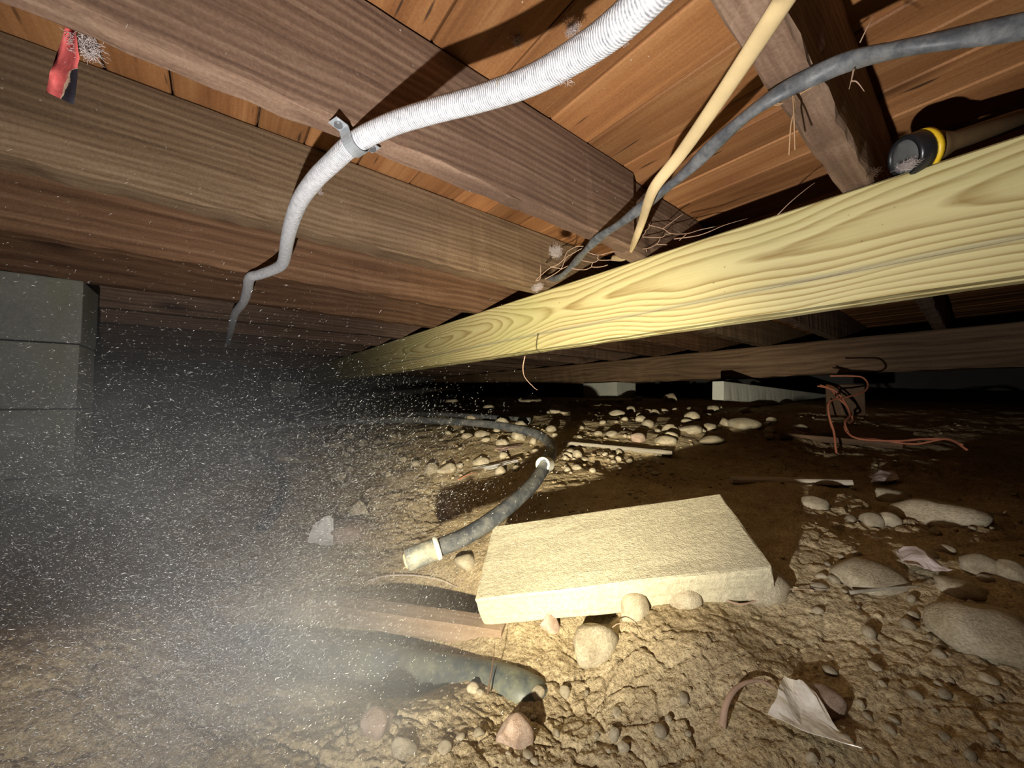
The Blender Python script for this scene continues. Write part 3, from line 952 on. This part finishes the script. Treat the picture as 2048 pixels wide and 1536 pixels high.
# ------------------------------------------------------------------ torch on the girder
tc = P(1818, 312, .588)
to = empty('torch', tc)
tag(to, 'black torch head with a yellow ring lying on top of the girder', 'torch')
axis = Vector((-0.62, 0.74, -0.26)).normalized()
def lathe(name, prof, mat, parent, n=28):
    V, Fc = [], []
    e1 = axis.orthogonal().normalized(); e2 = axis.cross(e1)
    for (a, r) in prof:
        for k in range(n):
            t = 2 * math.pi * k / n
            V.append(axis * a + (e1 * math.cos(t) + e2 * math.sin(t)) * r)
    for i in range(len(prof) - 1):
        for k in range(n):
            k2 = (k + 1) % n
            Fc.append((i*n+k, i*n+k2, (i+1)*n+k2, (i+1)*n+k))
    Fc.append(tuple(range(n))[::-1]); Fc.append(tuple((len(prof)-1)*n + k for k in range(n)))
    return obj(name, new_mesh(name, V, Fc, mat, True), parent)
R0 = 0.033
bz = lathe('bezel', [(-.016, R0*.92), (-.012, R0), (.004, R0), (.008, R0*.93), (.008, R0*.80), (.001, R0*.78), (-.004, R0*.5)], M['torch_black'], to)
lathe('yellow_ring', [(-.0225, R0*.9), (-.022, R0*1.02), (-.0155, R0*1.02), (-.015, R0*.9)], M['torch_yellow'], to)
lathe('reflector', [(-.003, R0*.3), (-.001, R0*.42), (.0035, R0*.68), (.003, R0*.66), (-.003, R0*.38)], M['reflector'], to)
lathe('lens', [(.0045, R0*.79), (.006, R0*.78), (.0075, R0*.5), (.008, R0*.2)], M['glass'], to)
lathe('barrel', [(-.15, .010), (-.148, .0145), (-.06, .0145), (-.04, R0*.7), (-.022, R0*.86)], M['torch_body'], to)

# ================================================================== HOSES AND PIPES ON THE GROUND
hp = [P(814, 1121, .585), P(870, 1098, .60), P(930, 1073, .63), P(985, 1038, .67), P(1030, 1002, .72), P(1068, 965, .79), P(1090, 930, .87), P(1102, 900, .97), P(1094, 880, 1.08),
      P(1060, 864, 1.2), P(990, 850, 1.38), P(900, 843, 1.55), P(800, 840, 1.68), P(700, 843, 1.75), P(600, 850, 1.75), P(500, 866, 1.65), P(420, 890, 1.5)]
hose = empty('black_hose', hp[0])
tag(hose, 'black plastic hose curving over the dirt to a capped end', 'hose')
hpath = catmull(hp, 10)
tube('tube', rel(hose, hpath), .0142, M['hose'], hose, sides=16)
d0 = (hpath[0] - hpath[6]).normalized()
ca = hpath[0] - d0 * .002
cap = tube('cap', rel(hose, [ca - d0 * .045, ca - d0 * .044, ca - d0*.0, ca + d0 * .002, ca + d0 * .003]), [.0155, .0172, .0172, .016, .014], M['cap'], hose, sides=18)
tube('cap_band', rel(hose, [ca - d0 * .05, ca - d0 * .049, ca - d0 * .043, ca - d0 * .042]), [.015, .0185, .0185, .016], M['ring'], cap, sides=18)
tube('end_plug', rel(hose, [ca + d0 * .002, ca + d0 * .005, ca + d0*.006]), [.0115, .0115, .009], M['cable_tan'], cap, sides=16)
# open fitting on the bend
fit = empty('pipe_tee', P(1088, 928, .85))
tag(fit, 'pale-rimmed open tee fitting on the bend of the hose', 'pipe fitting')
c0 = P(1086, 929, .845)
dv = (Vector((0, 0, HC)) - c0); dv = (dv + RF(-.35, 0, -HC) ).normalized()
V, Fc = [], []
e1 = dv.orthogonal().normalized(); e2 = dv.cross(e1)
pr = [(-.03, .0165), (0, .0165), (.004, .0165), (.004, .0125), (-.02, .012), (-.025, .002)]
n = 20
for a, r in pr:
    for k in range(n):
        t = 2*math.pi*k/n
        V.append(dv * a + (e1 * math.cos(t) + e2 * math.sin(t)) * r)
for i in range(len(pr)-1):
    for k in range(n):
        Fc.append((i*n+k, i*n+(k+1) % n, (i+1)*n+(k+1) % n, (i+1)*n+k))
obj('socket', new_mesh('socket', V, Fc, M['ring'], True), fit, c0 - fit.location)
hc = P(1093, 925, .885)
ht = (P(1102, 900, .97) - P(1068, 965, .79)).normalized()
tube('collar', rel(fit, [hc - ht * .03, hc - ht * .028, hc + ht * .028, hc + ht * .03]), [.0145, .0175, .0175, .0145], M['hose'], fit, sides=18)

def ground_path(pxs, rad, lift=0.0):
    out = []
    for q in pxs:
        p, f = ground_at(*q)
        out.append(p + Vector((0, 0, rad + lift)))
    return out
h2 = ground_path([(1060, 846), (960, 838), (860, 833), (760, 831), (660, 834), (560, 842), (470, 855)], .013)
o = tube('thin_pipe', catmull(h2, 10), .013, M['hose'], sides=12)
tag(o, 'second black pipe lying behind the hose loop', 'pipe')
h3 = ground_path([(470, 905), (520, 922), (556, 945), (568, 985), (552, 1030), (525, 1065)], .014)
o = tube('black_hose', catmull(h3, 10), .0145, M['hose'], sides=12)
tag(o, 'short bent black hose half hidden in dust at the left', 'hose')
h4 = [P(380, 1262, .66), P(560, 1297, .60), P(700, 1318, .565), P(860, 1344, .525), P(960, 1362, .495), P(1046, 1388, .462), P(1095, 1428, .455)]
o = tube('black_pipe', catmull(h4, 10), .0235, M['pipe'], sides=20)
tag(o, 'thick dusty black pipe in the trench running into the dirt', 'pipe')

# boards lying about
def lying_board(a, b, w, t, label, mat, name='board_scrap', lift=0.0, tilt=0.0):
    d = b - a
    L = d.length
    V, Fc = lumber_data(L, w, t, max(4, int(L / .03)), min(.003, t * .25), .0012, int(L * 1000))
    V = [(x, y - w / 2, z) for x, y, z in V]
    o = obj(name, new_mesh(name, V, Fc, M[mat]))
    xx = d.normalized()
    yy = Vector((0, 0, 1)).cross(xx).normalized()
    zz = xx.cross(yy)
    o.matrix_world = Matrix.Translation(a + zz * lift) @ Matrix((xx, yy, zz)).transposed().to_4x4() @ Matrix.Rotation(tilt, 4, 'X')
    return tag(o, label, 'board')
a, b = P(640, 1207, .655), P(1012, 1262, .555)
lying_board(a, b, .034, .03, 'half-buried reddish board edge left of the concrete slab', 'red_board', lift=-.018, tilt=.1)
a, b = ground_at(1462, 968)[0], ground_at(1700, 974)[0]
lying_board(a, b, .022, .012, 'thin grey stick lying behind the concrete slab', 'grey_board', lift=.004)
a, b = ground_at(1130, 893)[0], ground_at(1345, 914)[0]
lying_board(a, b, .05, .014, 'flat grey board strip lying among rubble right of the hose loop', 'grey_board', lift=.006)
o = lying_board(P(1436, 800, 2.0), P(1662, 815, 3.1), .06, .10, 'long white timber lying tilted on the rubble beneath the old girder', 'pad', 'white_timber')
o['category'] = 'timber'
a, b = ground_at(445, 893)[0], ground_at(610, 878)[0]
lying_board(a, b, .10, .02, 'pale board scrap in the dust left of the hose loop', 'grey_board', lift=.004)
a, b = ground_at(1560, 880)[0], ground_at(1800, 900)[0]
lying_board(a, b, .03, .02, 'dark stick lying in shadow below the orange cord', 'girder', lift=.003)

# ------------------------------------------------------------------ paper scraps
def crumple(px, py, outline, label, mat, name, amp=.006, lift=.006, cat='paper', thick=.0005, prop=0.0):
    """outline: pixel quad TL,TR,BR,BL laid over the ground with creases"""
    n = 11
    rows = []
    cs = [ground_at(*q)[0] for q in outline]
    for i in range(n):
        row = []
        for j in range(n):
            u, v = j/(n-1), i/(n-1)
            p = (cs[0]*(1-u) + cs[1]*u)*(1-v) + (cs[3]*(1-u) + cs[2]*u)*v
            k = float(vnoise(np.array([u*1.7+px]), np.array([v*1.7+py]), seed=5)[0])
            k2 = .35 * abs(float(vnoise(np.array([u*4+px]), np.array([v*4]), seed=9)[0]))
            e = 0.10 * (1 - abs(2*u-1)*.2)
            p = p + (cs[1]-cs[0]) * (float(vnoise(np.array([v*3+py]), np.array([u*1.5]), seed=13)[0]) * .07) + (cs[3]-cs[0]) * (float(vnoise(np.array([u*3+px]), np.array([v*1.5]), seed=15)[0]) * .07)
            p.z = max(p.z, smooth_z(p)) + lift + prop * (1 - v) + amp * (k + k2)
            row.append(p)
        rows.append(row)
    o = sheet(name, rows, M[mat], None, thick, False)
    return tag(o, label, cat)
crumple(1610, 1460, [(1568, 1378), (1632, 1432), (1722, 1550), (1540, 1462)], 'shiny crumpled silvery wrapper in the lower right dirt', 'foil', 'foil_wrapper', .006, .008)
crumple(645, 1090, [(632, 1082), (668, 1076), (666, 1108), (612, 1098)], 'small crumpled white paper scrap in the left dirt', 'paper', 'paper_scrap', .010, .008, prop=.035)
crumple(1830, 1150, [(1790, 1115), (1850, 1130), (1905, 1168), (1815, 1158)], 'torn grey paper scrap on the right bank', 'lint', 'paper_scrap', .010, .008)
crumple(1010, 938, [(945, 940), (1030, 925), (1040, 934), (975, 950)], 'pale torn sliver of paper beside the tee fitting', 'paper', 'paper_scrap', .006, .006)
crumple(1010, 905, [(985, 900), (1045, 896), (1040, 908), (1000, 912)], 'flat pinkish scrap under the hose loop', 'stone_pink', 'paper_scrap', .005, .006)
crumple(1770, 965, [(1740, 960), (1790, 955), (1800, 972), (1745, 972)], 'pale torn scrap at the end of the grey stick', 'lint', 'paper_scrap', .006, .006)

# ------------------------------------------------------------------ orange cord
cord = empty('orange_cord', P(1690, 830, 1.45))
tag(cord, 'tangled orange cord trailing over the dark dirt at right', 'cord')
def cp(l, d0, d1):
    n = len(l)
    return catmull([P(x_, y_, d0 + (d1 - d0) * i / (n - 1)) for i, (x_, y_) in enumerate(l)], 8)
for l, d0, d1 in (([(1660, 752), (1700, 752), (1725, 755), (1736, 770), (1725, 785), (1690, 795), (1660, 803), (1658, 830), (1668, 865), (1672, 900), (1678, 940)], 1.5, 1.1),
                  ([(1635, 772), (1660, 778), (1675, 795), (1695, 815), (1705, 840), (1690, 850), (1695, 865), (1720, 878), (1790, 882), (1850, 878), (1900, 880), (1935, 900)], 1.5, 1.02),
                  ([(1640, 770), (1670, 782), (1690, 805), (1700, 830), (1690, 845), (1705, 872), (1760, 880), (1830, 888), (1890, 878), (1925, 890)], 1.48, 1.02),
                  ([(1655, 806), (1662, 850), (1668, 862)], 1.48, 1.3)):
    tube('strand', rel(cord, cp(l, d0, d1)), .0032, M['orange'], cord, sides=7, jitter=.12)
# rusty bracket the cord hangs from
br = bev_box('rusty_bracket', (.14, .03, .012), M['rust'], None, P(1690, 775, 1.58), (0.1, 0.1, AZ - math.pi/2), .002)
tag(br, 'small rusty metal bar the orange cord is looped over', 'metal bar')
br2 = bev_box('timber_offcut', (.10, .08, .13), M['root_dark'], None, P(1690, 800, 1.60), (0, 0.0, AZ - math.pi/2), .004)
tag(br2, 'dark timber offcut on the dirt under the rusty bar', 'timber')

# ================================================================== STONES
def place_rock(px, py, wpx, hpx, label, mat='stone', ang=0.25, seed=0, sub=3, sink=0.38, dr=1.0, name='stone', group=None, yaw=None):
    """px,py centre of the visible stone; wpx,hpx visible size"""
    p, f = ground_at(px, py + hpx * .35)
    w = wpx * f / F_PX; h = hpx * f / F_PX
    v, fc = rock_data(sub, seed + 100, ang)
    o = obj(name, new_mesh(name, v, fc, M[mat], True))
    o.scale = (w * .56, w * .5 * dr, max(h * .62, w * .22))
    o.rotation_euler = (random.uniform(-.12, .12), random.uniform(-.12, .12), (AZ - math.pi/2) if yaw is None else yaw)
    away = RF(0, 1, -HC).normalized()
    o.location = Vector((p.x, p.y, ground_z(p))) + away * (w * .18) + Vector((0, 0, h * (.5 - sink)))
    return tag(o, label, 'stone', group)

ROCKS = [
 (1190, 1285, 100, 104, 'large blocky half-shaded stone in front of the concrete slab', 'stone', .9, 1),
 (1376, 1192, 54, 54, 'round stone leaning under the front right edge of the slab', 'stone', .15, 2),
 (1272, 1213, 50, 56, 'oval stone set in the dirt under the middle of the slab edge', 'stone', .12, 3),
 (1660, 1404, 70, 54, 'pinkish brown lump beside the silvery wrapper', 'stone_pink', .4, 4),
 (893, 1020, 46, 38, 'pink crumbly stone behind the capped hose end', 'stone_pink', .5, 5),
 (718, 1022, 44, 42, 'angular tan stone casting a black shadow left of the pink stone', 'stone', .5, 6),
 (690, 1062, 96, 44, 'broad low pink stone behind the white paper scrap', 'stone_pink', .4, 7),
 (932, 1122, 52, 36, 'angular tan stone between the hose end and the slab', 'stone', .5, 8),
 (1756, 1158, 112, 48, 'large smooth oval stone right of the slab', 'stone', .1, 9),
 (1915, 1030, 140, 52, 'long sloping pale stone at the far right', 'stone_grey', .25, 10),
 (1795, 993, 64, 30, 'lumpy grey stone behind the stone cluster at right', 'stone_grey', .4, 11),
 (1636, 1008, 46, 26, 'tan stone at the corner of the slab shadow', 'stone', .3, 12),
 (1752, 1040, 36, 28, 'rounded grey pebble, left of the pair at right', 'stone_grey', .1, 13),
 (1785, 1042, 34, 26, 'rounded tan pebble, right of the pair at right', 'stone', .1, 14),
 (1978, 1132, 62, 36, 'rounded grey stone near the right edge of the picture', 'stone_grey', .15, 15),
 (2032, 1140, 44, 38, 'grey stone cut by the right edge of the picture', 'stone_grey', .2, 16),
 (2005, 1270, 150, 90, 'big buried pale boulder at the lower right edge', 'stone_grey', .2, 17),
 (1062, 800, 40, 24, 'pale rounded stone on the rubble before the far block', 'stone', .2, 18),
 (1120, 818, 36, 24, 'pale stone just behind the loop of the hose', 'stone', .2, 19),
 (1495, 846, 58, 28, 'domed pale stone under the white timber', 'stone', .1, 20),
 (1332, 880, 42, 20, 'pale flat stone in the middle of the rubble', 'stone', .2, 21),
 (1421, 854, 26, 16, 'small bright pointed stone left of the domed stone', 'stone', .3, 22),
 (1385, 858, 46, 18, 'long pale stone in the rubble beside the domed stone', 'stone', .2, 23),
 (1430, 880, 44, 18, 'striped rounded stone at the edge of the dark', 'stone_grey', .1, 24),
 (1276, 875, 28, 22, 'pinkish stone among the rubble behind the board strip', 'stone_pink', .3, 25),
 (1388, 817, 30, 18, 'angular pale stone left below the white timber', 'stone', .5, 26),
 (1235, 826, 32, 14, 'flat pale stone before the far concrete block', 'stone', .2, 27),
 (1005, 885, 26, 22, 'angular tan stone inside the hose loop', 'stone', .5, 28),
 (965, 868, 34, 16, 'flat tan stone inside the hose loop, nearest its back', 'stone', .3, 29),
 (862, 938, 30, 24, 'tan stone of a pair in the dirt left of the tee fitting', 'stone', .3, 30),
 (893, 936, 34, 22, 'right-hand tan stone of the pair left of the tee fitting', 'stone', .3, 31),
 (962, 922, 30, 18, 'tan stone near the torn paper sliver', 'stone', .4, 32),
 (565, 918, 44, 20, 'dust-hazed stone by the bent hose at the left', 'stone', .3, 33),
 (668, 886, 46, 18, 'angular tan stone in front of the second pipe', 'stone', .5, 34),
 (1075, 1388, 30, 24, 'pale stone at the end of the trench pipe', 'stone', .3, 35),
 (1130, 1385, 22, 24, 'pointed pebble right of the trench pipe end', 'stone', .4, 36),
 (1230, 1468, 18, 26, 'upright pebble with a black shadow in the lower dirt', 'stone', .1, 37),
 (1030, 1470, 66, 60, 'hairy brown lump in the lower dirt', 'stone_pink', .4, 39),
 (750, 1450, 60, 50, 'dusty pinkish stone below the trench pipe', 'stone_pink', .4, 40),
 (800, 1500, 40, 40, 'tan stone at the bottom of the picture left of centre', 'stone', .4, 41),
 (1530, 1165, 110, 60, 'low dirt-caked flat stone at the right corner of the slab', 'stone', .2, 42),
 (1940, 1180, 80, 28, 'flat grey stone below the rounded stone at right', 'stone_grey', .2, 43),
 (1660, 868, 34, 14, 'pale angular scrap stone by the orange cord', 'stone_grey', .5, 44),
 (1605, 855, 30, 16, 'dim round stone between the domed stone and the cord', 'stone_grey', .1, 45),
 (1100, 1245, 40, 40, 'pink crumbly clod at the front edge of the slab', 'stone_pink', .5, 46),
]
for r in ROCKS:
    place_rock(*r[:5], r[5], r[6], r[7])

# groups of small alike stones, sharing a few meshes
rk = {}
for mname in ('stone', 'stone_grey'):
    rk[mname] = []
    for s in range(7):
        v, fc = rock_data(2, 300 + s, random.choice((.15, .3, .5)))
        rk[mname].append(new_mesh('stone', v, fc, M[mname], True))
def scatter(n, reg, wmin, wmax, label, group, mat='stone', flat=.55):
    x0, x1, y0, y1 = reg
    for _ in range(n):
        px, py = random.uniform(x0, x1), random.uniform(y0, y1)
        p, f = ground_at(px, py)
        w = (wmin + (wmax - wmin) * random.random() ** 1.8) * f / F_PX
        o = obj('stone', random.choice(rk[mat]))
        o.scale = (w * .55, w * random.uniform(.35, .5), w * random.uniform(.25, .42) * flat / .55)
        o.rotation_euler = (random.uniform(-.3, .3), random.uniform(-.3, .3), random.uniform(0, 6.28))
        o.location = p + Vector((0, 0, o.scale[2] * .35))
        tag(o, label, 'stone', group)
scatter(75, (900, 1560, 800, 880), 10, 34, 'small pale stone in the rubble below the old girder', 'pale rubble stones at the back')
scatter(45, (1120, 1330, 905, 950), 8, 24, 'small tan stone in the rubble right of the tee fitting', 'rubble stones by the tee fitting')
scatter(40, (580, 1080, 850, 960), 9, 28, 'small tan stone on the dirt inside the hose loop', 'stones inside the hose loop')
scatter(45, (1600, 2040, 1000, 1330), 10, 34, 'small rounded stone on the right dirt bank', 'stones on the right bank', 'stone_grey')
scatter(30, (1600, 2040, 1330, 1530), 12, 30, 'small stone in the dirt at the lower right', 'stones at the lower right')
scatter(30, (700, 1400, 1380, 1530), 10, 30, 'small tan stone in the dirt along the bottom', 'stones along the bottom')
scatter(12, (560, 760, 985, 1075), 10, 26, 'small stone near the white paper scrap', 'stones near the paper scrap')

# loose crumbs and grit nobody could count
def crumbs(n):
    bv, bf = ico(1)
    V, Fc = [], []
    bf = np.array(bf)
    allv, allf = [], []
    # sample over the visible wedge, denser near the lens
    cnt = 0
    rr = 0.28 * (2.6 / 0.28) ** rng.random(n) 
    aa = np.radians(rng.uniform(-58, 58, n))
    r = rr * np.sin(aa); f = rr * np.cos(aa)
    clump = fbm(r * 4, f * 4, 77, 3)
    keep = clump + rng.normal(0, .25, n) > 0.0
    r, f, rr = r[keep], f[keep], rr[keep]
    z = ground_rel(r, f)
    size = (0.0011 + 0.0036 * rng.random(len(r)) ** 4) * np.clip(rr / .6, .7, 2.2)
    X = r * math.sin(AZ) + f * math.cos(AZ); Y = -r * math.cos(AZ) + f * math.sin(AZ)
    for i in range(len(r)):
        s = size[i] * np.array([1, rng.uniform(.6, 1), rng.uniform(.35, .7)])
        th = rng.uniform(0, 6.28)
        v = bv * s * (1 + rng.uniform(-.38, .38, (len(bv), 1)))
        c, sn = math.cos(th), math.sin(th)
        v = np.stack([v[:,0]*c - v[:,1]*sn, v[:,0]*sn + v[:,1]*c, v[:,2]], 1)
        allv.append(v + np.array([X[i], Y[i], z[i] + HC + size[i] * .12]))
        allf.append(bf + i * len(bv))
    V = np.concatenate(allv); Fq = np.concatenate(allf)
    me = bpy.data.meshes.new('gravel')
    me.vertices.add(len(V)); me.vertices.foreach_set('co', V.astype(np.float32).ravel())
    me.loops.add(Fq.size); me.loops.foreach_set('vertex_index', Fq.astype(np.int32).ravel())
    me.polygons.add(len(Fq)); me.polygons.foreach_set('loop_start', np.arange(0, Fq.size, 3, dtype=np.int32))
    me.update(calc_edges=True)
    me.materials.append(M['dirt'])
    o = obj('gravel', me)
    tag(o, 'crumbs of dry soil and grit strewn over the dirt floor', 'gravel', None, 'stuff')
crumbs(11000)

# twigs and roots on the dirt
def gtwig(pxs, rad, mat, label, lift=.004, cat='twig'):
    pts = catmull([ground_at(x_, y_)[0] + Vector((0, 0, lift + (h or 0))) for x_, y_, h in pxs], 6)
    c = pts[0].copy()
    o = multi_tube('twig', [[p - c for p in pts]], rad, M[mat], None, 6)
    o.location = c
    return tag(o, label, cat)
gtwig([(735, 1172, .004), (770, 1165, .008), (830, 1168, .01), (880, 1174, .008), (915, 1182, .002)], .0012, 'lint', 'thin pale rootlet over the shadow left of the slab')
gtwig([(1100, 1165, .03), (1112, 1180, .02), (1130, 1208, .0)], .0008, 'root_dark', 'thin dark stem against the front of the slab')
gtwig([(1445, 1465, 0), (1455, 1440, .01), (1480, 1408, .012), (1520, 1395, .01), (1555, 1388, 0)], .0035, 'root', 'curved brown root beside the silvery wrapper')
gtwig([(1400, 1175, 0), (1480, 1215, 0), (1560, 1195, .005), (1650, 1190, .0)], .0016, 'root', 'long thin root running from the slab corner')
gtwig([(1700, 1195, 0), (1780, 1190, .004), (1840, 1183, .002)], .0025, 'grey_board', 'pale straight twig below the large oval stone')
gtwig([(1200, 1300, .004), (1240, 1290, .02), (1280, 1302, .004)], .0010, 'root', 'wispy root arching before the blocky stone')
gtwig([(975, 1400, .0), (985, 1370, .02), (990, 1340, .03)], .0012, 'root_dark', 'dark straw standing against the trench pipe')
gtwig([(915, 965, .0), (935, 960, .01), (955, 950, .004)], .002, 'orange', 'short red scrap of cord left of the tee fitting', cat='cord')

# ================================================================== AIRBORNE DUST
def dust(n):
    c = np.array([-.40, .46, -.18])
    pos = c + rng.normal(size=(n, 3)) * np.array([.27, .22, .12])
    pos[: n // 4] = np.array([-.23, .31, -.21]) + rng.normal(size=(n // 4, 3)) * np.array([.11, .07, .055])
    pos[:, 0] = np.where(pos[:, 0] > -.3, -.3 + (pos[:, 0] + .3) * .5, pos[:, 0])
    pos[:, 2] += -0.05 * pos[:, 1]
    g = ground_rel(pos[:, 0], pos[:, 1])
    u_lim = 0.30
    d = np.linalg.norm(pos, axis=1)
    ok = (pos[:, 2] > g + .004) & (d > .16) & (pos[:, 1] > .1) & (pos[:, 2] < .34)
    pos = pos[ok]; d = d[ok]
    m = len(pos)
    # swirl direction
    ang = np.radians(25) + pos[:, 0] * 1.1 + rng.normal(0, .35, m) + np.where(pos[:, 0] > -.25, .5, 0)
    dirv = np.stack([np.cos(ang), rng.normal(0, .3, m), np.sin(ang)], 1)
    dirv /= np.linalg.norm(dirv, axis=1)[:, None]
    ln = (0.0008 + 0.0024 * rng.random(m) ** 4) * np.clip(d / .5, .5, 1.6)
    wd = (0.00005 + 0.00026 * rng.random(m) ** 9) * np.clip(d / .5, .5, 1.6)
    a = np.cross(dirv, np.array([0.1, 1.0, 0.05])); a /= np.linalg.norm(a, axis=1)[:, None]
    b = np.cross(dirv, a)
    V = np.empty((m, 5, 3))
    V[:, 0] = pos - dirv * ln[:, None]
    V[:, 4] = pos + dirv * ln[:, None]
    for k in range(3):
        t = 2.094 * k
        V[:, 1 + k] = pos + (a * math.cos(t) + b * math.sin(t)) * wd[:, None]
    V = V.reshape(-1, 3)
    X = V[:, 0] * math.sin(AZ) + V[:, 1] * math.cos(AZ); Y = -V[:, 0] * math.cos(AZ) + V[:, 1] * math.sin(AZ)
    V = np.stack([X, Y, V[:, 2] + HC], 1)
    base = np.array([(0,2,1),(0,3,2),(0,1,3),(4,1,2),(4,2,3),(4,3,1)])
    Fq = (np.arange(m)[:, None, None] * 5 + base[None]).reshape(-1, 3)
    me = bpy.data.meshes.new('dust_motes')
    me.vertices.add(len(V)); me.vertices.foreach_set('co', V.astype(np.float32).ravel())
    me.loops.add(Fq.size); me.loops.foreach_set('vertex_index', Fq.astype(np.int32).ravel())
    me.polygons.add(len(Fq)); me.polygons.foreach_set('loop_start', np.arange(0, Fq.size, 3, dtype=np.int32))
    me.update(calc_edges=True)
    me.materials.append(M['dust'])
    o = obj('dust_motes', me)
    tag(o, 'cloud of bright dust motes drifting at the left', 'dust', None, 'stuff')
dust(140000)

def haze():
    m = bpy.data.materials.new('dust_haze')
    m.use_nodes = True
    g = G.__new__(G); g.m = m; g.t = m.node_tree
    out = g.t.nodes['Material Output']
    g.t.nodes.remove(g.t.nodes['Principled BSDF'])
    c = g.n('ShaderNodeTexCoord').outputs['Object']
    def ball(loc, rad, amp):
        d = g.n('ShaderNodeVectorMath', {'operation': 'DISTANCE'}, i0=c, i1=loc).outputs['Value']
        k = g.math('SUBTRACT', 1.0, g.math('DIVIDE', d, rad), clamp=True)
        return g.math('MULTIPLY', g.math('MULTIPLY', k, k), amp)
    dens = g.math('ADD', ball((-.12, -.1, -.1), .95, 1.5), ball((.42, -.48, -.32), .5, 6.0))
    n = g.noise(c, 5.0, 3, 0.65, 1.0)
    dens = g.math('MULTIPLY', dens, g.ramp(n, [(0.3, 0.25), (0.7, 1.5)]))
    sc = g.n('ShaderNodeVolumeScatter', Color=(0.92, 0.93, 0.95), Density=dens, Anisotropy=0.1)
    g.t.links.new(sc.outputs[0], out.inputs['Volume'])
    v, f = ico(3)
    o = obj('dust_haze', new_mesh('dust_haze', v, f, m), None, RF(-.52, .62, -.15))
    o.rotation_euler = (0, 0, AZ - math.pi / 2)
    o.scale = (.62, .56, .42)
    tag(o, 'grey veil of dust haze hanging over the left side', 'haze', None, 'stuff')
haze()
